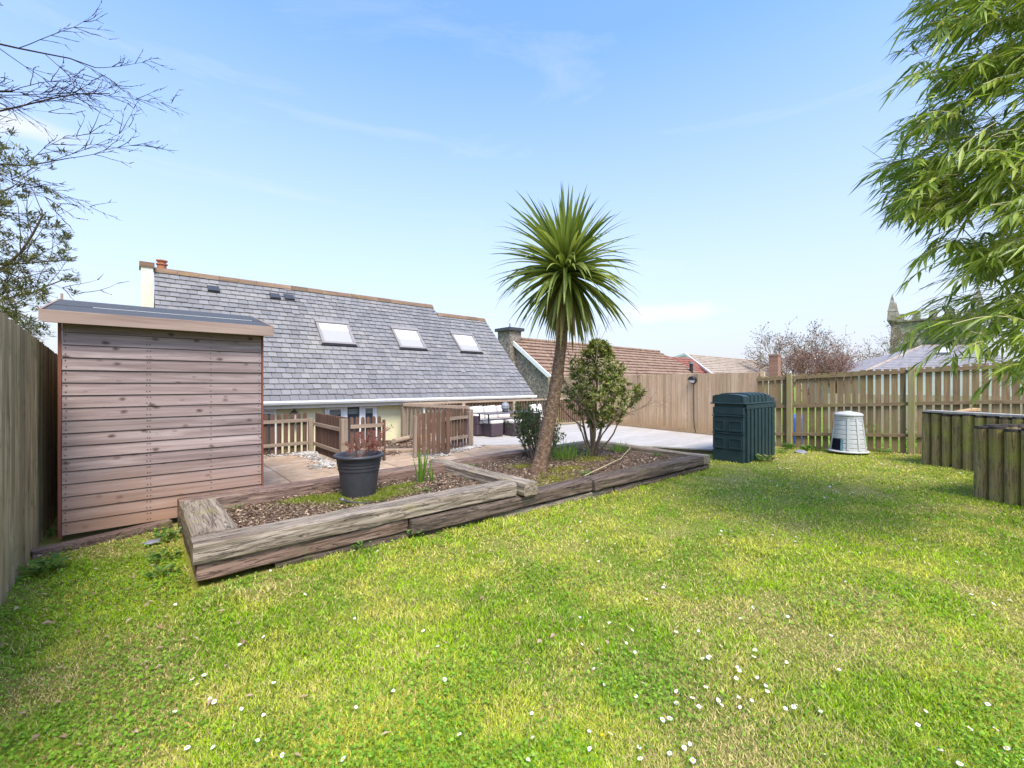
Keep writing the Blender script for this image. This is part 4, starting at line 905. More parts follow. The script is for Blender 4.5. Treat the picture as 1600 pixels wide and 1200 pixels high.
# tan roofed bungalow
N = thing('house', (40,16,-.3), 'bungalow with a tan tiled hipped roof and white verge beyond the pale fence', 'house')
r0_ = D(1072,553,40); r1_ = D(1180,562.5,46); e0_ = D(1120,600,34); e1_ = D(1216,588,42)
mb = MB(); tiled_slope(mb, D(1128,596,34), D(1222,594,42), r1_, r0_, 14, .06); mb.build('roof', M['tanroof'], N)
mb = MB(); tiled_slope(mb, D(1222,594,42), D(1240,592,52), r1_+Vector((.3,.3,0)), r1_, 14, .06); mb.build('hip_roof', M['tanroof'], N)
mb = MB(); mb.bar(r0_+Vector((-.1,0,-.02)), D(1126,594,34)+Vector((-.1,0,0)), .1, .16); mb.build('barge_board', M['white'], N)
g2 = D(1050,560,46); mb = MB(); mb.add([r0_-Vector((0,0,.1)), D(1128,596,34)-Vector((0,0,.1)), g2-Vector((0,0,2.5)), g2], [(0,1,2,3)]); mb.build('gable_wall', M['render'], N)
mb = MB(); mb.bar(r0_+Vector((-.1,0,-.02)), g2, .1, .2); mb.build('verge_board', M['white'], N)
w0, w1 = D(1128,596,34), D(1222,594,42)
mb = MB(); mb.add([(w0.x,w0.y,-.3),(w1.x,w1.y,-.3),(w1.x,w1.y,w1.z),(w0.x,w0.y,w0.z)],[(0,1,2,3)]); mb.build('wall', M['render'], N)
cc = D(1210.5,590,33); t = thing('chimney_stack', (cc.x,cc.y,-.3), 'red brown brick chimney stack rising above the corner of the picket fence', 'chimney')
MB().box((cc.x-.31,cc.y-.31,-.3),(cc.x+.31,cc.y+.31,3.62)).build('stack', M['brick'], t); MB().box((cc.x-.35,cc.y-.35,3.622),(cc.x+.35,cc.y+.35,3.75)).build('cap', M['brick'], t)
# slate hipped house with skylight on the right
N = thing('house', (36,-2,-.3), 'house with a lilac grey hipped slate roof and one bright skylight right of the church', 'house')
q0 = D(1352,580,33); q1 = D(1600,580,26); t0 = D(1440,541,36); t1 = D(1540,541,33)
mb = MB(); tiled_slope(mb, q0, q1, t1, t0, 16, .03); mb.build('roof', M['lilroof'], N)
bk = Vector((8,6,0)); mb = MB(); mb.add([q0, t0, q0+bk], [(0,1,2)]); mb.add([t0,t1,q1+bk,q0+bk],[(0,1,2,3)]); mb.build('rear_roof', M['lilroof'], N)
mb = MB(); mb.tube([t0,t1],.12,8); mb.tube([q0,t0],.10,8); mb.build('ridge_tiles', M['tanroof'], N)
mb = MB(); mb.hexa([(q0.x,q0.y,-.3),(q1.x,q1.y,-.3),(q1.x+8,q1.y+6,-.3),(q0.x+8,q0.y+6,-.3),(q0.x+.2,q0.y,q0.z-.02),(q1.x,q1.y,q1.z-.05),(q1.x+8,q1.y+6,q1.z-.05),(q0.x+8,q0.y+6,q0.z-.05)]); mb.build('wall', M['render'], N)
n_ = (q1-q0).cross(t0-q0).normalized(); n_ = n_ if n_.z > 0 else -n_
def onr(u,v): return (q0.lerp(q1,u)).lerp(t0.lerp(t1,u),v)
mb = MB(); s4 = [onr(.38,.62),onr(.545,.62),onr(.51,.86),onr(.365,.86)]; mb.hexa([p+n_*.02 for p in s4]+[p+n_*.16 for p in s4]); w_ = mb.build('skylight', M['skyframe'], N)
s5 = [s4[0].lerp(s4[2],.1),s4[1].lerp(s4[3],.1),s4[2].lerp(s4[0],.1),s4[3].lerp(s4[1],.1)]; mb = MB(); mb.hexa([p+n_*.165 for p in s5]+[p+n_*.18 for p in s5]); mb.build('pane', M['blindw'], w_)
# church tower
cc = D(1458,600,62); t = thing('church_tower', (cc.x,cc.y,-.3), 'square stone church tower with corner pinnacles, half hidden by the bamboo', 'church')
uy = Vector((cc.x,cc.y,0)).normalized(); ux = Vector((uy.y,-uy.x,0)); hw = 4.5; zt_ = 11.4
def sq(c_, h_, z_): return [(c_+ux*sx*h_+uy*sy*h_).to_tuple()[:2]+(z_,) for sx,sy in ((-1,-1),(1,-1),(1,1),(-1,1))]
mb = MB(); mb.hexa(sq(cc,hw*1.08,-.3)+sq(cc,hw*1.03,5)); mb.hexa(sq(cc,hw*1.0,5)+sq(cc,hw*.95,zt_-1.2)); mb.build('tower_wall', M['tower'], t)
mb = MB(); mb.hexa(sq(cc,hw*1.02,zt_-1.2)+sq(cc,hw*1.02,zt_-.95))
for s_ in range(4):
    for k_ in range(5):
        f = -.8+.4*k_; o_ = {0:ux*f-uy,1:ux+uy*f,2:ux*f+uy,3:-ux+uy*f}[s_]*hw*.92; mb.hexa(sq(cc+o_,.42,zt_-.95)+sq(cc+o_,.42,zt_-.1))
mb.build('battlements', M['tower'], t)
mb = MB(); o_ = -uy*(hw*1.01); 
mb.hexa([(cc+o_+ux*a_+Vector((0,0,b_))).to_tuple() for a_,b_ in ()] or [tuple(cc+o_*k_+ux*a_+Vector((0,0,b_-cc.z))) for k_,a_,b_ in ((1.01,-.7,6.2),(1.01,.7,6.2),(.9,.7,6.2),(.9,-.7,6.2),(1.01,-.7,9),(1.01,.7,9),(.9,.7,9),(.9,-.7,9))]); mb.build('louvre_window', M['char'], t)
for sx,sy in ((-1,-1),(1,-1),(1,1),(-1,1)):
    p_ = cc+ux*sx*hw*.93+uy*sy*hw*.93; mb = MB(); mb.hexa(sq(p_,.55,zt_-.94)+sq(p_,.45,zt_+.4)); 
    s8 = sq(p_,.50,zt_+.4); mb.add(s8+[(p_.x,p_.y,zt_+3.0)],[(0,1,4),(1,2,4),(2,3,4),(3,0,4),(3,2,1,0)]); mb.build('pinnacle', M['tower'], t)
# garden wall and things beyond the picket fence seen through its gaps
t = thing('garden_wall', (17,0,-.3), 'cream rendered wall seen through the gaps of the picket fence', 'wall')
MB().bar((19,4.5,.3),(18.2,-8,.3),.2,1.7).build('wall', plain('tan_render',(.52,.43,.28),.9,.1), t)
t = thing('water_butt', (14.5,4.2,-.3), 'blue plastic barrel glimpsed through the picket fence behind the tank', 'barrel')
MB().lathe((14.55,4.25,-.3),[(0,0),(.25,0),(.29,.1),(.3,.45),(.29,.8),(.25,.9),(0,.92)],20).build('barrel', M['blueplastic'], t, smooth=True)
# ================================================================ VEGETATION
def leafquad(mb, p, d, n_, L_, W_, m=0, fold=.25, mid=.45):
    """pointed leaf, four faces folded along the midrib"""
    d = d.normalized(); s_ = d.cross(n_); s_ = s_.normalized() if s_.length > 1e-5 else d.orthogonal().normalized(); u = s_.cross(d)
    a = p; c_ = p+d*L_-u*L_*.08; k = p+d*L_*mid; l_ = k+s_*W_/2+u*W_*fold; r_ = k-s_*W_/2+u*W_*fold
    mb.add([a,l_,c_,r_,k],[(0,4,1),(1,4,2),(0,3,4),(3,2,4)],m)
def rv(r, s=1): return Vector((r.uniform(-s,s),r.uniform(-s,s),r.uniform(-s,s)))
def grow(p, d, L_, rad, lev, r, out, tips, par):
    """recursive limbs: polyline + radii collected in out, tips collects (pos, dir, level)"""
    n_ = par['seg'][min(lev,len(par['seg'])-1)]; pts = [p.copy()]; rr = [rad]; d = d.normalized(); q = p.copy()
    endr = rad*par.get('taper',.45)
    for i in range(n_):
        d = (d+rv(r,par['wig'])+Vector((0,0,par['up']))*(1 if lev else .3)).normalized(); q = q+d*(L_/n_); pts.append(q.copy()); rr.append(rad+(endr-rad)*(i+1)/n_)
        if lev < par['lev'] and i >= par.get('first',0 if lev else 1):
            for _ in range(par['kids'][min(lev,len(par['kids'])-1)]):
                if r.random() < par.get('prob',.85):
                    ax = d.cross(rv(r)).normalized(); an = R(r.uniform(*par['ang'])); nd = (Matrix.Rotation(an,3,ax) @ d)
                    grow(q.copy(), nd, L_*r.uniform(*par['len']), max(rr[-1]*par.get('cr',.6),par.get('minr',.002)), lev+1, r, out, tips, par)
    out.append((pts, rr, lev)); tips.append((q.copy(), d.copy(), lev))
# ---- the palm
r = random.Random(11)
base = Vector((4.98,5.14,.02)); top = base+Rv*.47+Vector((0,0,3.40))-Fv*.05
t = thing('cabbage_palm', base, 'tall cabbage palm with a leaning corky trunk and one round spiky crown', 'palm')
pts = []; rad = []; K_ = 60
for i in range(K_+1):
    f = i/K_; p = base.lerp(top,f)+Rv*(.05*math.sin(f*3.1))-Rv*.09*(f*(1-f))*0; p = base + (top-base)*f + Rv*(-.0+.10*math.sin(math.pi*f)) ; pts.append(p); rad.append((.125*(1-f)+.070*f+.05*max(0,(.06-f)/.06))*(1+.05*mnoise.noise(Vector((f*30,1,1)))))
mb = MB(); mb.tube(pts, rad, 28)
for i,v in enumerate(mb.v):
    c_ = pts[min(i//28,K_)]; dv_ = Vector(v)-c_; k_ = 1+.07*mnoise.noise(Vector(v)*14)+.05*mnoise.noise(Vector(v)*33); mb.v[i] = tuple(c_+dv_*k_)
mb.build('trunk', M['trunkpalm'], t, smooth=True)
mb = MB(); mbd = MB()
def blade(mb, p, d, L_, W_, sag, m=0, seg=7, tw=0, r=r):
    d = d.normalized(); q = p.copy(); hd = d.copy(); o = len(mb.v); sidev = d.cross(Vector((0,0,1))); sidev = sidev.normalized() if sidev.length > .1 else Vector((math.cos(tw),math.sin(tw),0))
    sidev = Matrix.Rotation(r.uniform(-.5,.5),3,d) @ sidev; cp = []
    for i in range(seg+1):
        f = i/seg; wd = W_*(.55+.45*min(1,f*4))*(1-max(0,(f-.35)/.65)**1.3) if i < seg else .0006
        up = sidev.cross(hd).normalized(); mb.v.extend([tuple(q-sidev*wd/2+up*wd*.22), tuple(q), tuple(q+sidev*wd/2+up*wd*.22)])
        hd = (hd+Vector((0,0,-sag*(f+.15)/seg*2.2))).normalized(); sidev = (sidev-hd*sidev.dot(hd)).normalized(); q = q+hd*(L_/seg)
    for i in range(seg):
        b_ = o+3*i; mb.f.append((b_,b_+1,b_+4,b_+3)); mb.m.append(m); mb.f.append((b_+1,b_+2,b_+5,b_+4)); mb.m.append(m)
cz0 = top-Vector((0,0,.10))
for i in range(350):
    f = r.random(); az = r.uniform(0,6.283)
    el = R(88-f**.85*158)        # from upright in the middle to hanging outside
    L_ = r.uniform(.88,1.25)*(.86+.36*math.cos(el))*(.92 if el < -.7 else 1)*(1+.10*math.sin(az*2+1)); sag = .08+.55*max(0,math.cos(el))*(f) + r.uniform(0,.35)
    if r.random() < .07: sag += .8
    h_ = .34*(1-f)-.18
    d = Vector((math.cos(az)*math.cos(el),math.sin(az)*math.cos(el),math.sin(el)))
    p = cz0+Vector((0,0,h_))+Vector((math.cos(az),math.sin(az),0))*.05
    tgt = mbd if (f > .86 and r.random() < .5) else mb
    blade(tgt, p, d, L_, r.uniform(.062,.095), sag)
mb.build('crown', M['palmleaf'], t); mbd.build('dead_leaves', M['palmdry'], t)
# ---- flowering shrub (pieris)
r = random.Random(21)
base = Vector((6.91,5.57,.03)); t = thing('flowering_shrub', base, 'multi stemmed evergreen shrub with cream flower clusters right of the palm', 'shrub')
out = []; tips = []; par = dict(seg=[6,5,4,3],wig=.16,up=.05,lev=3,kids=[1,1,2],ang=(22,50),len=(.42,.68),first=2,prob=.8,cr=.62,minr=.003,taper=.5)
for (lx_,dz,L_,r0_) in ((.0,1,1.5,.045),(.35,1,1.35,.032),(-.3,1,1.25,.032),(.12,1,1.7,.035),(.55,.8,1.1,.022),(-.55,.9,1.0,.022),(.2,1,1.2,.02),(-.1,1,1.5,.03)):
    d = (Rv*lx_*.8+Fv*r.uniform(-.45,.45)+Vector((0,0,dz))); grow(base+Rv*.06*lx_, d, L_, r0_, 0, r, out, tips, par)
mb = MB()
for p_,rr,lv in out: mb.tube(p_, rr, 7 if lv < 2 else 4, cap=False)
mb.build('stems', M['bark'], t, smooth=True)
cen = base+Rv*.14+Vector((0,0,1.35)); mb = MB(); mf = MB(); cl = []
def prof_w(z_):   # half width of the crown at a height above the soil
    tb = [(.65,.15),(.85,.52),(1.05,.72),(1.35,.72),(1.6,.62),(1.85,.46),(2.05,.28),(2.3,.12)]
    for (a,b),(c_,d_) in zip(tb[:-1],tb[1:]):
        if a <= z_ <= c_: return b+(d_-b)*(z_-a)/(c_-a)
    return 0
for p_,d_,lv in tips:
    z_ = p_.z-base.z
    if z_ > .75 and ((p_-base-Rv*.14).xy.length < prof_w(z_)*1.15+.05): cl.append((p_,d_))
for i in range(620):
    z_ = r.uniform(.66,2.3) if i > 60 else r.uniform(1.7,2.3); a = r.uniform(0,6.283); w_ = prof_w(z_)*math.sqrt(r.uniform(.12,1)); lob = 1+.2*mnoise.noise(Vector((math.cos(a)*2,math.sin(a)*2,z_*3)))
    if mnoise.noise(Vector((math.cos(a)*w_*4,math.sin(a)*w_*4,z_*4))) < -.05: continue
    p = base+Rv*.14+Vector((math.cos(a)*w_*lob,math.sin(a)*w_*lob,z_)); cl.append((p,(p-cen).normalized()+Vector((0,0,.7))))
for p_,d_ in cl:
    d_ = d_.normalized(); k_ = r.randint(9,15)
    for j in range(k_):
        dd_ = (d_*r.uniform(-.1,.9)+rv(r)).normalized(); leafquad(mb, p_+rv(r,.02), dd_, (d_+rv(r,.5)).normalized(), r.uniform(.08,.14), r.uniform(.032,.048))
    if r.random() < .40:
        for j in range(14):
            q = p_+d_*.05+rv(r,.04); leafquad(mf, q, (rv(r)+Vector((0,0,-.3))).normalized(), rv(r), r.uniform(.022,.042), .02)
mb.build('foliage', M['pleaf'], t); mf.build('flowers', M['pflower'], t)
# ---- bush left of the palm
r = random.Random(31)
base = Vector((5.95,6.1,.03)); t = thing('leafy_bush', base, 'dark glossy bush with pale lower stems standing behind the palm trunk', 'bush')
mb = MB(); ms = MB()
for i in range(72):
    sx = r.uniform(-.50,.52); L_ = (1.25-.55*abs(sx)-.25*(sx>.1))*r.uniform(.75,1.05)
    d = Rv*sx*.9+Fv*r.uniform(-.35,.35)+Vector((0,0,1)); q = base+Rv*sx*.35+Fv*r.uniform(-.15,.15); pts = [q.copy()]
    for k_ in range(9):
        d = (d.normalized()+rv(r,.12)).normalized(); q = q+d*L_/9; pts.append(q.copy())
        dens = 6 if sx < .12 else 3
        if k_ >= (2 if sx < .1 else 4):
            for j in range(dens): leafquad(mb, q+rv(r,.015), (rv(r)+d*.6+Vector((0,0,.2))).normalized(), (Vector((0,0,1))+rv(r,.7)).normalized(), r.uniform(.06,.10), r.uniform(.020,.032))
    ms.tube(pts, [.010-.0008*k for k in range(10)], 4, cap=False)
ms.build('stems', M['bark'], t); mb.build('foliage', M['bleaf'], t)
# ---- tufts of long leaves
def tuft(name, base, n_, L_, spread, label, cat, mat='blade', W_=.012, sag=.25, seed=1, group=None, rad=.05):
    r_ = random.Random(seed); mb = MB()
    for i in range(n_):
        a = r_.uniform(0,6.283); e = R(90-spread*r_.random()); d = Vector((math.cos(a)*math.cos(e),math.sin(a)*math.cos(e),math.sin(e)))
        blade(mb, Vector(base)+Vector((math.cos(a),math.sin(a),0))*rad*r_.random(), d, L_*r_.uniform(.55,1.05), W_*r_.uniform(.7,1.2), sag*r_.uniform(.3,1.5), seg=5, r=r_)
    o = mb.build(name, M[mat], origin=base); return tag(o, label, cat, group)
tuft('iris_clump',(2.84,5.13,.19),16,.50,22,'upright bright green iris leaves in the front bed right of the pot','plant',W_=.022,sag=.05,seed=3,rad=.06)
tuft('sword_leaf_plant',(2.99,5.10,.19),7,.28,45,'small tuft of green leaves just right of the iris leaves','plant',W_=.018,sag=.3,seed=5)
tuft('long_grass_clump',(6.15,5.62,.06),150,.42,50,'clump of bright green long grass between the palm and the flowering shrub','plant',W_=.012,sag=.6,seed=7,rad=.42)
tuft('long_grass_clump',(7.75,5.55,.04),60,.32,50,'small clump of long grass right of the flowering shrub','plant',W_=.013,sag=.6,seed=8,rad=.2)
# low weeds
def weed(base, n_, L_, label, seed, mat='weed', up=.5):
    r_ = random.Random(seed); mb = MB()
    for i in range(n_):
        a = r_.uniform(0,6.283); d = Vector((math.cos(a),math.sin(a),up*r_.uniform(.2,1.4))); p = Vector(base)+Vector((math.cos(a),math.sin(a),0))*L_*r_.uniform(0,.9)+Vector((0,0,r_.uniform(0,L_*.6))); leafquad(mb,p,d,Vector((0,0,1))+rv(r_,.5),L_*r_.uniform(.35,.7),L_*r_.uniform(.2,.35))
    o = mb.build('weed', M[mat], origin=base); return tag(o, label, 'weed', 'weeds')
weed((.78,5.32,.20),22,.06,'small weed in the near left corner of the front bed, by the wide grey sleeper',1)
weed((2.66,4.66,.20),30,.06,'small round weed below the iris leaves in the front bed',2)
weed((1.55,4.02-.16,.0),26,.09,'three leaved weed at the foot of the front sleepers near the left end',3)
weed((2.05,3.86,.02),26,.08,'weed growing at the joint of the lower front sleepers',4)
weed((.20,5.35,.0),46,.12,'broad leaved weed between the shed and the end of the sleepers',5)
weed((.17,4.75,.0),50,.11,'leafy weed beside the outer side of the wide grey sleeper',6)
weed((.15,4.35,.0),40,.10,'leafy weed beside the front left corner of the bed',16)
weed((-.55,5.05,.0),60,.14,'patch of leafy weeds at the foot of the left fence',7)
weed((-.60,6.2,.0),30,.10,'weed in the dark gap between the shed and the left fence',8)
weed((7.85,4.7,.06),36,.09,'bright weed near the right end of the palm bed',9)
weed((5.35,4.4,.06),50,.10,'low weeds at the foot of the palm trunk, towards the lawn',10)
weed((4.1,5.85,.09),60,.13,'moss green weed in the back left corner of the palm bed',11)
weed((12.15,3.65,-.1),90,.16,'leafy weeds around the first post of the picket fence',12,up=.9)
weed((12.1,3.25,-.08),90,.15,'leafy weeds between the first post and the compost bin',13,up=.8)
weed((12.5,1.9,-.02),60,.12,'low weeds right of the compost bin against the picket fence',14)
weed((11.3,3.55,-.10),50,.12,'yellowish weeds at the far foot of the oil tank',15)
t = weed((9.9,3.35,-.08),60,.14,'pinkish brown dead plant clump on the lawn in front of the oil tank',17,'deadleaf',.9)
weed((9.75,3.38,-.08),60,.16,'green leaves round the dead clump in front of the oil tank',18,up=.9)
# pot shrub
r = random.Random(41); base = Vector((px_,py_,pz+.43)); t = thing('potted_shrub', base, 'bare twiggy shrub with small red buds growing in the charcoal pot', 'shrub')
out = []; tips = []; par = dict(seg=[6,4,3],wig=.22,up=.06,lev=2,kids=[2,2],ang=(20,55),len=(.26,.42),first=1,prob=.8,cr=.6,minr=.0022,taper=.4)
for dx,dz,L_ in ((.75,.75,.50),(.3,1,.36),(-.2,1,.34),(.55,.9,.42),(-.5,.8,.25),(0,1,.3),(.9,.9,.34)): grow(base+Rv*dx*.03, Rv*dx+Fv*r.uniform(-.4,.4)+Vector((0,0,dz)), L_*.72, .0085, 0, r, out, tips, par)
mb = MB(); mf = MB()
for p_,rr,lv in out: mb.tube(p_, rr, 5, cap=False)
for p_,d_,lv in tips:
    if r.random() < .8:
        for j in range(4): leafquad(mf,p_,(d_+rv(r,.9)).normalized(),rv(r),r.uniform(.014,.028),.012)
mb.build('twigs', plain('grey_brown_twig',(.22,.13,.10),.9,.1), t); mf.build('foliage', M['redleaf'], t)
# ---- bamboo on the right
r = random.Random(51)
bb = Vector((7.3,-1.35,0)); t = thing('bamboo', bb, 'large feathery green bamboo arching in from the right edge', 'bamboo')
mb = MB(); ms = MB()
lb = [(-420,1500),(-200,1430),(0,1425),(40,1405),(85,1385),(130,1425),(200,1400),(250,1362),(300,1345),(335,1352),(350,1440),(380,1440),(400,1412),(450,1395),(500,1405),(530,1430),(555,1455),(580,1510),(600,1560),(625,1600)]
def lbx(row):
    for (a,b),(c_,d_) in zip(lb[:-1],lb[1:]):
        if a <= row <= c_: return b+(d_-b)*(row-a)/(c_-a)
    return 2000
def Dp(px,py,d): r_ = (px-800)/680; return Fv*d+Rv*(r_*d)+Vector((0,0,1.5-(py-600)*d/680))
def spray(p, d, n_, L_, r):
    """arching side twig with alternating long leaves"""
    q = p.copy(); d = d.normalized(); pts = [q.copy()]
    for i in range(n_):
        d = (d+rv(r,.14)+Vector((0,0,-.085))).normalized(); q = q+d*L_/n_; pts.append(q.copy())
        for k_ in range(2):
            s_ = d.cross(Vector((0,0,1))).normalized()*(1 if k_ else -1); ld = (d*1.0+s_*r.uniform(.1,.75)+Vector((0,0,-r.uniform(.15,.7)))+rv(r,.22)).normalized()
            leafquad(mb, q, ld, (Vector((0,0,1))+rv(r,.5)).normalized(), r.uniform(.14,.26), r.uniform(.020,.033), fold=.15, mid=.35)
    ld = d; leafquad(mb,q,(d+Vector((0,0,-.3))).normalized(),Vector((0,0,1)),.2,.02,fold=.15,mid=.35)
    ms.tube(pts,[.0028]*len(pts),3,cap=False)
for cu in range(26):       # canes
    a = r.uniform(0,6.283); p = bb+Vector((math.cos(a),math.sin(a),0))*r.uniform(0,.6); d = (Vector((0,0,1))-Rv*r.uniform(-.1,.30)+Fv*r.uniform(-.22,.22)); q = p.copy(); pts = [q.copy()]; L_ = r.uniform(4.2,5.6)
    for i in range(14): d = (d.normalized()+Vector((0,0,-.035*i/6))-Rv*.02).normalized(); q = q+d*L_/14; pts.append(q.copy())
    ms.tube(pts,[.012*(1-i/16) for i in range(15)],6,cap=False)
cnt = 0
for i in range(3900):
    row = r.uniform(-150,585); x0_ = lbx(row); px2 = x0_ + abs(r.gauss(0,1))*150 + 14
    if px2 > 1760: continue
    if r.random() < .25: px2 = r.uniform(x0_+60,1740)
    if px2 > 1830 or px2 < x0_: continue
    if row > 430 and r.random() < .5: continue
    d_ = r.uniform(3.1,4.9)+ (.2 if px2 < 1500 else 0)
    if px2 < 1530 and 440 < row and r.random() < .55: continue
    # clumpy: leave ragged gaps between the fronds near the outer edge
    if (px2-x0_) < 190 and mnoise.noise(Vector((px2*.010,row*.022,d_*.8))) < .02: continue
    p = Dp(px2+18, row-8, d_)
    if p.z < .9: continue
    dr = (-Rv*r.uniform(.5,1)+Fv*r.uniform(-.6,.4)+Vector((0,0,r.uniform(-.35,.3)))).normalized()
    spray(p - dr*.16, dr, r.randint(3,6), r.uniform(.22,.42), r); cnt += 1
for i in range(50):   # paler side branches reaching out of the clump
    row = r.uniform(-50,560); x0_ = lbx(row); d_ = r.uniform(3.8,4.9); a = Dp(min(x0_+330,1760),row-50+r.uniform(-40,40),d_); b = Dp(x0_+40,row,d_)
    ms.tube([a.lerp(b,k/6)+Vector((0,0,.10*math.sin(k/6*3.14))) for k in range(7)],[.006-.0006*k for k in range(7)],4,cap=False)
mb.build('foliage', M['bamboo'], t); ms.build('canes', M['culm'], t)
# ---- bare tree reaching in from the top left
r = random.Random(61)
tb = Dp(-330,600,6.5); tb.z = 0; t = thing('bare_tree', tb, 'bare tree with long thin red brown branches reaching in at the top left', 'tree')
out = []; tips = []
trp = [tb+Vector((0,0,0)), tb+Vector((.02,0,1.5)), Dp(-320,300,6.5), Dp(-300,60,6.4), Dp(-280,-200,6.3)]
par = dict(seg=[11,7,4,3],wig=.15,up=.005,lev=3,kids=[1,2,1],ang=(16,42),len=(.20,.36),first=1,prob=.74,cr=.55,minr=.0055,taper=.28)
for (x0_,y0_,x1_,y1_,rr_) in ((-300,200,50,225,.030),(-300,160,95,125,.034),(-300,170,60,60,.028),(-300,20,75,15,.026),(-310,260,70,290,.026),(-300,240,60,200,.024),(-310,110,20,80,.022),(-300,190,80,160,.026),(-300,250,100,250,.022)):
    d0 = r.uniform(5.3,6.3); a = Dp(x0_,y0_,6.4); b = Dp(x1_,y1_,d0); par['seg'][0] = 11
    grow(a, b-a, (b-a).length*1.0, rr_, 0, r, out, tips, par)
mb = MB(); mb.tube(trp,[.16,.14,.12,.10,.07],10,cap=False); mb.build('trunk', M['barkd'], t)
mb = MB()
for p_,rr,lv in out: mb.tube(p_, rr, 6 if lv < 1 else 3, cap=False)
for p_,d_,lv in tips:
    if lv >= 1 and r.random() < .8: leafquad(mb,p_,d_,rv(r),.022,.010)
for p_,rr,lv in out:
    if lv >= 1:
        for q in p_[1:]:
            if r.random() < .4: leafquad(mb,q,rv(r),rv(r),.016,.009)
mb.build('branches', M['barkd'], t)
# ---- evergreen with tufted leaves at the left
r = random.Random(71)
tb = Dp(-110,600,6.0); tb.z = 0; t = thing('evergreen_tree', tb, 'olive green tufted evergreen tree behind the left fence below the bare branches', 'tree')
out = []; tips = []; par = dict(seg=[7,5,4],wig=.2,up=.05,lev=2,kids=[2,2],ang=(25,60),len=(.24,.38),first=1,prob=.75,cr=.55,minr=.003,taper=.4)
for (x0_,y0_,x1_,y1_,rr_) in ((-100,500,60,330,.03),(-100,420,95,410,.022),(-100,460,95,435,.022),(-100,380,60,290,.022),(-100,340,40,260,.018),(-100,500,40,470,.018),(-100,330,30,320,.02),(-100,440,40,380,.02),(-60,480,30,440,.02),(-60,460,50,455,.02)):
    a = Dp(x0_,y0_,6.2); b = Dp(x1_,y1_,r.uniform(5.6,6.4)); grow(a, b-a, (b-a).length*1.0, rr_, 0, r, out, tips, par)
def pxof(p): return 800+680*p.dot(Rv)/max(.1,p.dot(Fv))
out = [o for o in out if pxof(o[0][-1]) < 122]
mb = MB(); mb.tube([tb,tb+Vector((0,0,1.6)),Dp(-100,380,6.1),Dp(-90,240,6.1)],[.12,.10,.08,.05],10,cap=False)
for p_,rr,lv in out: mb.tube(p_, rr, 5 if lv < 1 else 3, cap=False)
mb.build('trunk', plain('grey_twig_bark',(.20,.15,.12),.9,.1), t)
mb = MB()
for p_,d_,lv in tips:
    if p_.z > 5.0 or pxof(p_) > 118 or r.random() < .42: continue
    for j in range(r.randint(12,26)):
        dd_ = (Vector((r.uniform(-1,1),r.uniform(-1,1),r.uniform(.0,.7)))+d_*.3).normalized(); leafquad(mb,p_+rv(r,.035),dd_,Vector((0,0,1))+rv(r,.4),r.uniform(.06,.10),r.uniform(.014,.022))
mb.build('foliage', M['holm'], t)
# ---- bare trees beyond the picket fence
def far_tree(px, d, h, wdt, mat, seed, label, dens=.9):
    r_ = random.Random(seed); b = Dp(px,600,d); b.z = -.3; t = thing('bare_tree', b, label, 'tree', 'bare trees beyond the picket fence'); out = []; tips = []
    par = dict(seg=[6,5,4,4],wig=.2,up=.05,lev=3,kids=[2,2,2],ang=(22,55),len=(.42,.66),first=1,prob=.72*dens,cr=.6,minr=.014*d/38,taper=.4)
    mb0 = MB(); mb0.tube([b,b+Vector((0,0,h*.22)),b+Vector((.1,0,h*.34))],[h*.028,h*.022,h*.018],8,cap=False); mb0.build('trunk', M[mat], t)
    for i in range(5):
        a = r_.uniform(0,6.283); grow(b+Vector((0,0,h*(.2+.03*i))), Vector((math.cos(a)*wdt,math.sin(a)*wdt,1)), h*.6, h*.014, 0, r_, out, tips, par)
    mb = MB()
    for p_,rr,lv in out: mb.tube(p_, rr, 5 if lv < 2 else 3, cap=False)
    for p_,d_,lv in tips:
        if lv >= 2:
            for j in range(2): leafquad(mb,p_,(d_+rv(r_,.8)).normalized(),rv(r_),.13*d/38,.07*d/38)
    mb.build('branches', M[mat], t)
far_tree(1238,40,5.6,.75,'barkfar',1,'leftmost bare tree beyond the picket fence, beside the brick chimney')
far_tree(1282,40,5.8,.7,'barkfar',2,'tall bare brown tree behind the reddish bush beyond the picket fence')
far_tree(1348,42,5.9,.8,'barkfar',3,'bare grey brown tree standing just left of the church tower')
far_tree(1262,36,3.7,.8,'barkred',4,'low reddish bare bush beyond the fence, right of the brick chimney',1.1)
far_tree(1305,36,3.7,.9,'barkred',5,'low reddish bare bush between the two taller bare trees',1.1)
far_tree(1425,45,6.4,.8,'ivy',6,'bare ivy clad tree in front of the church tower')
# hedge beyond fences (low shrubs)
r = random.Random(81)
for i,(x,y,hh_) in enumerate(((14.4,2.8,1.0),(14.6,1.2,1.1),(14.3,-.2,1.0),(14.8,-1.6,1.2))):
    mb = MB()
    for j in range(900):
        a = r.uniform(0,6.283); u = r.random()**.4; el = r.uniform(0,1.57); p = Vector((x+math.cos(a)*math.cos(el)*.75*u,y+math.sin(a)*math.cos(el)*.85*u,-.3+math.sin(el)*hh_*u*r.uniform(.7,1))); leafquad(mb,p,rv(r),Vector((0,0,1))+rv(r,.5),.09,.05)
    o = mb.build('garden_shrub', M['blade'], origin=(x,y,-.3)); tag(o, ['low green shrub behind the fence, left of the compost bin','low green shrub directly behind the compost bin','low green shrub behind the fence above the far log planter','low green shrub behind the fence at the right edge'][i], 'shrub', 'low shrubs behind the picket fence')

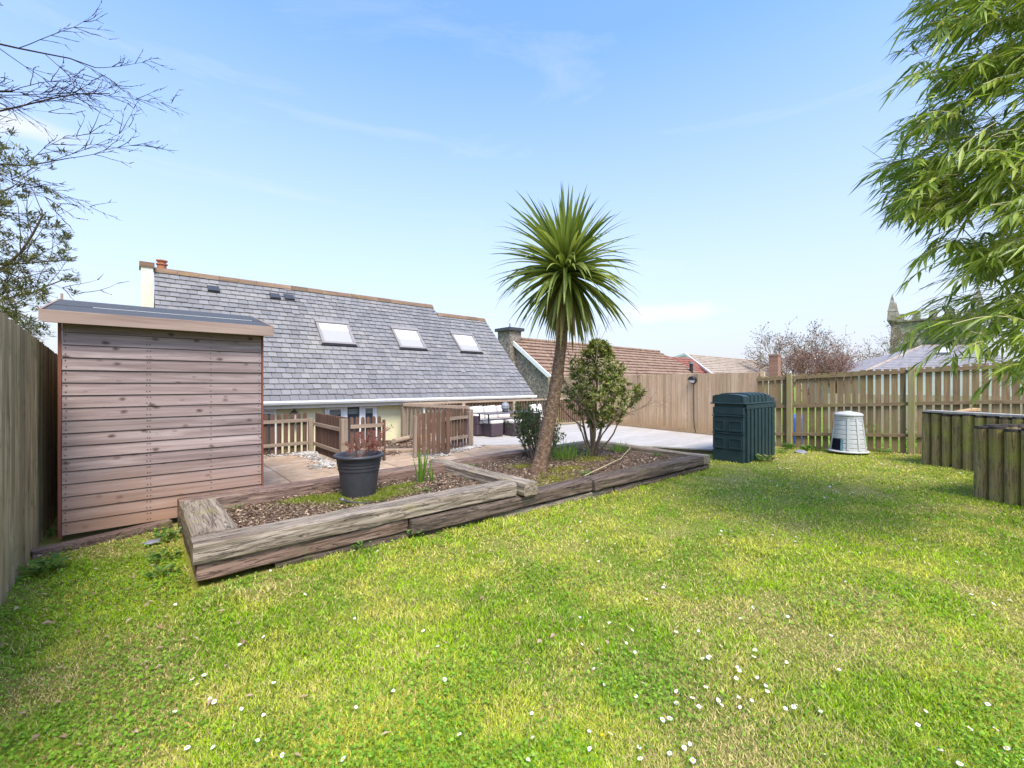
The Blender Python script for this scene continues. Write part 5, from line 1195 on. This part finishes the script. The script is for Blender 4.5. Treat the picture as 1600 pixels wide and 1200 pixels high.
# ================================================================ LAWN BLADES, CLOVER, CHIPS, MOSS
rs = np.random.RandomState(3)
Fn = np.array([.6528,.7576]); Rn = np.array([.7576,-.6528])
def np_mesh(name, V, F, col, mat):
    me = bpy.data.meshes.new(name); nv_, nf, k_ = len(V), len(F), F.shape[1]
    me.vertices.add(nv_); me.vertices.foreach_set('co', V.astype(np.float32).ravel())
    me.loops.add(nf*k_); me.loops.foreach_set('vertex_index', F.astype(np.int32).ravel())
    me.polygons.add(nf); me.polygons.foreach_set('loop_start', (np.arange(nf)*k_).astype(np.int32)); me.polygons.foreach_set('loop_total', np.full(nf,k_,dtype=np.int32))
    ca = me.color_attributes.new('col','FLOAT_COLOR','POINT'); c4 = np.ones((nv_,4),dtype=np.float32); c4[:,:3] = col; ca.data.foreach_set('color', c4.ravel())
    me.update(calc_edges=True); me.materials.append(mat); o = bpy.data.objects.new(name, me); C.objects.link(o); return o
def sample(n_, dmin=1.2, dmax=14.5, lim=1.32, pw=1.0):
    # density falls with distance squared: uniform in 1/d
    u = rs.rand(n_); d = 1/(1/dmin-(1/dmin-1/dmax)*u) if pw == 1 else dmin+(dmax-dmin)*u
    r_ = rs.uniform(-lim,lim,n_); lat = r_*d; x = Fn[0]*d+Rn[0]*lat; y = Fn[1]*d+Rn[1]*lat
    return x,y,d
def lawnmask(x,y):
    m = (x > -.70)&(x < 12.95)&(y > -6.8)
    m &= ~((x > .31)&(x < 8.22)&(y > 3.90)); m &= (y < 4.6)|((x < .31)&(y < 5.78))
    m &= ~((x > 9.9)&(y > 4.35)); m &= ~((x>9.22)&(x<10.9)&(y>3.58)&(y<4.2))
    m &= ~(((x-12.23)**2+(y-2.5)**2) < .19); m &= ~((x > 12.3) & (y > 3.9))
    # planters
    for c0,nA,nB in (((11.42,1.12),2.4,1.2),((8.47,.30),1.8,1.8)):
        a = (x-c0[0])*Ad.x+(y-c0[1])*Ad.y; b = (x-c0[0])*Bd.x+(y-c0[1])*Bd.y; m &= ~((a > -.05)&(b > -.05)&(a < nA)&(b < nB))
    return m
NB = 760000
x,y,d = sample(NB); k = lawnmask(x,y)
big = fbm(x,y,3,.9,3); med = fbm(x,y,8,3.2,3); fine = vnoise(x,y,5,22)
bare = np.clip((fbm(x,y,44,1.3,4)-.56)*6,0,1)
left = np.clip((.55-x)/.6,0,1)*np.clip((y-2.0)/1.5,0,1)          # scruffy strip along the fence
edge = np.clip(1-(x+.72)/.35,0,1)
k &= ~((rs.rand(NB) < edge*.9)) & ~((rs.rand(NB) < bare*.45))
x,y,d,big,med,fine,bare,left = [q[k] for q in (x,y,d,big,med,fine,bare,left)]; n_ = len(x)
print('blades', n_)
z = lawnz_np(x,y)-.008
h = (.008+.013*rs.rand(n_))*(.55+1.1*fbm(x,y,131,4.5,3)+.9*np.clip((vnoise(x,y,77,7)-.68)*3,0,1))*(1+1.3*((y>3.55)&(x>.3)&(x<8))*vnoise(x,y,12,6))*(1+.18*(d-1.5)/4)*(1-.35*bare)
wd = (.0013+.0016*rs.rand(n_))*(d/1.9)**.9
az = rs.uniform(0,2*np.pi,n_); lean = rs.uniform(.2,1.7,n_)*h; la = az+rs.uniform(-.9,.9,n_)+np.pi/2
V = np.zeros((n_,3,3)); ca_, sa_ = np.cos(az)*wd, np.sin(az)*wd
V[:,0] = np.stack([x-ca_,y-sa_,z],1); V[:,1] = np.stack([x+ca_,y+sa_,z],1); V[:,2] = np.stack([x+np.cos(la)*lean,y+np.sin(la)*lean,z+h],1)
g1 = np.array([.20,.38,.012]); g2 = np.array([.42,.58,.022]); g3 = np.array([.66,.62,.10]); st = np.array([.74,.60,.27]); dk_ = np.array([.08,.18,.016])
tt = np.clip((big-.33)/.36,0,1)[:,None]; c = g1*(1-tt)+g2*tt
t2 = np.clip((med-.42)/.28,0,1)[:,None]*.7; c = c*(1-t2)+g3*t2
dr = (rs.rand(n_) < (.17+.6*bare+.15*np.clip((fbm(x,y,71,1.9,3)-.5)*4,0,1))); c[dr] = st*(.65+.5*rs.rand(dr.sum(),1))
dkm = rs.rand(n_) < .20*np.clip((vnoise(x,y,91,2.4)-.35)*2,0,1)+.04; c[dkm] = dk_*(.7+.6*rs.rand(dkm.sum(),1))
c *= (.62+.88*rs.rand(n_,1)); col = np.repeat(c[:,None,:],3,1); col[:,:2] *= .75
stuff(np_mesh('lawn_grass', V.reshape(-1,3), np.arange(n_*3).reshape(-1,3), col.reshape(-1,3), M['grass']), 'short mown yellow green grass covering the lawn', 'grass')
# clover and small broad leaves
NC = 120000; x,y,d = sample(NC, 1.2, 10); k = lawnmask(x,y); cn = fbm(x,y,23,1.6,3); edge = np.clip(1-(x+.72)/.9,0,1)*np.clip((y-1)/2,0,1)
cl2 = np.clip(1-np.abs(x-.1)/.35,0,1)*(y>3.9); cl3 = ((y>3.62)&(y<3.9)&(x>.3)&(x<8))*.5
k &= rs.rand(NC) < np.clip((cn-.50)*5,0,1)*.55+.05+edge*.3+cl2*.7+cl3
x,y,d,cn = x[k],y[k],d[k],cn[k]; n_ = len(x); z = lawnz_np(x,y)+.008+.022*rs.rand(n_)
L_ = (.0055+.007*rs.rand(n_))*(d/2)**.55; az = rs.uniform(0,2*np.pi,n_); tx = rs.uniform(-.5,.5,n_); ty = rs.uniform(-.5,.5,n_)
ang = az[:,None]+np.array([0,1.2,3.14,5.08])[None,:]; rad_ = L_[:,None]*np.array([1,.8,.55,.8])[None,:]
dx = np.cos(ang)*rad_; dy = np.sin(ang)*rad_; V = np.stack([x[:,None]+dx,y[:,None]+dy,z[:,None]+dx*tx[:,None]+dy*ty[:,None]],2)
c = np.array([.15,.32,.025])*(1-rs.rand(n_,1)*.5)+np.array([.19,.23,.03])*rs.rand(n_,1)*.8; col = np.repeat(c[:,None,:],4,1)
stuff(np_mesh('clover', V.reshape(-1,3), np.arange(n_*4).reshape(-1,4), col.reshape(-1,3), M['grass']), 'patches of low green clover and small weeds in the lawn', 'clover')
# bark chips
def chips(name, n_, reg, zf, label, s=(.012,.035)):
    (x0_,x1_,y0_,y1_) = reg; V = []; Fc = []; col = []; rr = random.Random(9)
    tb_ = [(.10,.062,.04),(.17,.11,.068),(.27,.19,.12),(.42,.32,.21),(.20,.12,.075),(.07,.045,.03)]
    for i in range(n_):
        x_,y_ = rr.uniform(x0_,x1_),rr.uniform(y0_,y1_); z_ = zf(x_,y_)+rr.uniform(.002,.014); L2 = rr.uniform(*s); W2 = L2*rr.uniform(.25,.6)
        a = rr.uniform(0,6.28); e = rr.uniform(-.5,.5); u = Vector((math.cos(a),math.sin(a),e)); v = Vector((-math.sin(a),math.cos(a),rr.uniform(-.5,.5)))
        c_ = Vector((x_,y_,z_)); o = len(V); V += [c_-u*L2/2-v*W2/2, c_+u*L2/2-v*W2*.3, c_+u*L2*.45+v*W2/2, c_-u*L2*.4+v*W2*.4]; Fc.append((o,o+1,o+2,o+3)); cc_ = rr.choice(tb_); k_ = rr.uniform(.7,1.3); col += [[q*k_ for q in cc_]]*4
    stuff(np_mesh(name, np.array([list(v) for v in V]), np.array(Fc), np.array(col), M['chips']), label, 'bark chips')
chips('bark_chips', 17000, (.62,3.46,4.12,5.52), bedz1, 'brown bark chips covering the front raised bed')
chips('bark_chips', 12000, (3.7,7.95,4.1,6.4), bedz2, 'brown bark chips covering the palm bed', (.015,.045))
chips('bark_chips', 3500, (4.0,5.85,8.55,10.9), lambda x,y: .0+.05*mnoise.noise(Vector((x*2,y*2,1)))-.01, 'brown bark chips on the bare soil by the yellow wall', (.02,.055))
# moss tufts (many tiny blades) in the beds
def moss(name, blobs, zf, label, n_, cmoss=(.22,.27,.03)):
    X = []; 
    while len(X) < n_:
        (cx_,cy_,rx_,ry_) = blobs[rs.randint(len(blobs))]; a,b = rs.normal(0,.5,2); X.append((cx_+a*rx_,cy_+b*ry_))
    X = np.array(X); V = np.zeros((n_,3,3)); col = np.zeros((n_,3,3))
    for i in range(n_):
        x_,y_ = X[i]; z_ = zf(x_,y_)+.004; a = rs.rand()*6.28; h_ = .006+.02*rs.rand(); w_ = .004
        V[i] = [(x_-w_*math.cos(a),y_-w_*math.sin(a),z_),(x_+w_*math.cos(a),y_+w_*math.sin(a),z_),(x_+.008*math.sin(a),y_-.008*math.cos(a),z_+h_)]; col[i] = np.array(cmoss)*(.5+.9*rs.rand())
    stuff(np_mesh(name, V.reshape(-1,3), np.arange(n_*3).reshape(-1,3), col.reshape(-1,3), M['grass']), label, 'moss')
moss('moss', [(1.75,5.1,.30,.25),(2.3,4.85,.30,.2),(1.5,5.25,.3,.12),(2.5,5.15,.25,.1),(2.0,4.75,.3,.12)], bedz1, 'yellow green moss around the foot of the charcoal pot', 16000)
moss('moss', [(4.8,4.55,.5,.25),(5.4,4.9,.5,.2),(4.3,4.3,.35,.1),(6.6,5.3,.5,.25),(5.2,5.6,.4,.2)], bedz2, 'moss and seedlings over the palm bed', 11000, (.27,.27,.035))
# gravel
def gravel(pts, n_, label, s=(.015,.035), seed=4):
    r_ = random.Random(seed); mb = MB()
    for i in range(n_):
        k_ = r_.randrange(len(pts)-1); a, b = Vector(pts[k_]), Vector(pts[k_+1]); p = a.lerp(b,r_.random()); p = p+Vector((r_.gauss(0,.09),r_.gauss(0,.09))); mb.ico((p.x,p.y,r_.uniform(-.005,.02)), r_.uniform(*s), sq=(1,r_.uniform(.6,1),.6), rng=r_)
    stuff(mb.build('gravel', M['stone']), label, 'gravel')
gravel([(.9,10.15),(2.8,10.12),(2.75,9.9),(2.72,8.4),(2.5,8.2)], 700, 'pale pebbles along the foot of the low picket fence')
gravel([(5.1,8.15),(5.9,8.42),(6.3,8.55)], 170, 'white pebbles at the foot of the short fence by the deck', (.02,.045), 6)
gravel([(4.4,8.0),(5.0,7.85)], 40, 'few pale pebbles under the open gate', (.02,.035), 8)
# dead leaves
r = random.Random(91); mb = MB()
for i in range(170):
    x_ = r.uniform(-.65,.5) if i < 110 else r.uniform(.3,7); y_ = r.uniform(1.6,5.6) if i < 110 else r.uniform(1.2,3.7)
    if x_ > .25 and y_ > 3.8: continue
    a = r.uniform(0,6.283); leafquad(mb,Vector((x_,y_,lawnz(x_,y_)+.022)),Vector((math.cos(a),math.sin(a),r.uniform(-.1,.3))),Vector((r.uniform(-.5,.5),r.uniform(-.5,.5),1)),r.uniform(.02,.055),r.uniform(.012,.028))
stuff(mb.build('leaf_litter', M['deadleaf']), 'scattered pale dead leaves and wood shavings on the lawn near the left fence', 'leaf litter')
# long twig in the palm bed, hose nozzle by the pot
t = MB().tube([(5.1,4.25,.12),(5.9,4.45,.15),(6.7,4.72,.14),(7.2,5.0,.13),(7.7,5.2,.18),(8.0,5.55,.25)],[.010,.010,.009,.008,.007,.005],6).build('fallen_stick', M['culm'], origin=(6.5,4.6,.1)); tag(t, 'long thin pale stick lying across the palm bed', 'stick')
t = thing('hose_end', (1.72,4.72,.2), 'short black hose end with a grey nozzle lying in front of the pot', 'hose')
MB().tube([(1.70,4.78,.235),(1.74,4.73,.222),(1.84,4.66,.205),(1.96,4.62,.20)],[.012,.010,.010,.008],8).build('pipe', M['char'], t); MB().ico((1.69,4.79,.24),.026).build('nozzle', M['tin'], t)
t = MB().ico((.10,5.28,.02),.085,sq=(1,.7,.25)).build('flat_stone', M['tin'], origin=(.1,5.28,0)); tag(t,'flat grey stone on the weedy ground left of the bed corner','stone')
t = MB().ico((11.7,3.3,-.07),.16,sq=(1,.8,.25)).build('flat_stone', M['tin'], origin=(11.7,3.3,-.09)); tag(t,'flat grey stone in the weeds behind the oil tank','stone')
# ---- daisies and dandelions
def daisy_proto(k_, r_):
    me = MB(); n2 = 14
    for i in range(n2):
        a = 6.283*i/n2+r_.uniform(-.08,.08); L2 = .0125*r_.uniform(.85,1.08); w2 = .0035; u = Vector((math.cos(a),math.sin(a),0)); v = Vector((-u.y,u.x,0)); z_ = .026
        me.add([u*.003+Vector((0,0,z_)),u*L2*.6+v*w2*.8+Vector((0,0,z_+.0012)),u*L2+Vector((0,0,z_+.0005)),u*L2*.6-v*w2*.8+Vector((0,0,z_+.0012))],[(0,3,2,1)])
    return me
protos = []
def tilt(o, r_, amt=.35): o.rotation_euler = (r_.uniform(-amt,amt)+.1, r_.uniform(-amt,amt), r_.uniform(0,6.28))
r = random.Random(101)
def ground_at(px,py): 
    z_ = 0.02; d_ = (1.5-z_)*680/(py-600); l_ = (px-800)/680*d_; return Fv*d_+Rv*l_
seen = [(835,1152),(1102,1074),(1082,1092),(1091,1102),(1148,1058),(1176,1026),(1185,1056),(1195,1068),(1153,1086),(1165,1108),(1126,1100),(1119,1091),(994,1086),(1047,1123),(1032,1122),(1225,1104),(1244,1101),(1173,1092),(1003,1188),(920,1142),(1083,1188),(1435,1132),(1600,1188),(935,1013),(991,1015),(1091,981),(1104,1024),(1173,945),(1231,961),(1146,902),(1110,893),(1191,919),(1037,913),(1031,871),(1036,911),(961,844),(1038,810),(1155,807),(1164,809),(1127,830),(1142,824),(1209,830),(1243,834),(1244,842),(1298,993),(1323,907),(1425,856),(1451,847),(1493,878),(1523,884),(1535,884),(1580,938),(1569,983),(1230,1031),(1400,1010),(317,1056),(337,1094),(328,1090),(271,1113),(374,1007),(345,960),(375,1105),(663,985),(685,1010),(590,857),(1545,1100),(1578,1170),(1500,1195),(720,1150),(540,1186),(1354,1150),(1290,1180),(1460,1060),(1520,960)]
pts = [tuple(ground_at(a,b).xy) for a,b in seen]
while len(pts) < 285:
    m_ = r.random()
    if m_ < .62: x_,y_ = ground_at(r.gauss(1330,110), 700+abs(r.gauss(0,38))+8).xy
    elif m_ < .78: x_,y_ = ground_at(r.uniform(900,1600), r.uniform(760,1190)).xy
    else: x_,y_ = ground_at(r.uniform(250,1200), r.uniform(800,1190)).xy
    if lawnmask(np.array([x_]),np.array([y_]))[0]: pts.append((x_,y_))
proto_me = {}
for i,(x_,y_) in enumerate(pts):
    o_ = None; near = math.hypot(x_,y_) < 7; kk = i % 4
    if kk not in proto_me:
        a = daisy_proto(kk, r).build('daisy', M['petal']); b = MB().lathe((0,0,.0265),[(.0052,0),(.0046,.0018),(.0025,.003),(0,.0033)],10).build('flower_centre', M['yolk'], a); c_ = MB().tube([(0,0,0),(0,0,.026)],.0008,4).build('stem', M['weed'], a)
        proto_me[kk] = (a,b,c_); o_ = a; ch = (b,c_)
    else:
        a,b,c0_ = proto_me[kk]; o_ = a.copy(); C.objects.link(o_); bb_ = b.copy(); C.objects.link(bb_); bb_.parent = o_; s2 = c0_.copy(); C.objects.link(s2); s2.parent = o_
    o_.location = (x_,y_,lawnz(x_,y_)); far = 1 if near else 1.12; s_ = r.uniform(.70,1.02)*far; o_.scale = (s_,s_,s_*1.0); tilt(o_, r, .5); tag(o_,'small white daisy with a yellow centre growing in the mown lawn','daisy','daisies scattered over the lawn')
for i,(a,b,lab) in enumerate(((941,1150,'yellow dandelion flower low in the lawn at the bottom middle'),(909,978,'yellow flower in the lawn left of the middle daisies'),(102,933,'tiny yellow flower in the mossy grass near the left fence'))):
    p = ground_at(a,b); mb = MB()
    for j in range(26):
        a2 = r.uniform(0,6.283); u = Vector((math.cos(a2),math.sin(a2),r.uniform(.2,1.2))); leafquad(mb,Vector((0,0,.022)),u,Vector((0,0,1)),.012,.003)
    t = mb.build('dandelion', M['dandy']); t.location = (p.x,p.y,lawnz(p.x,p.y)); tag(t,lab,'dandelion')
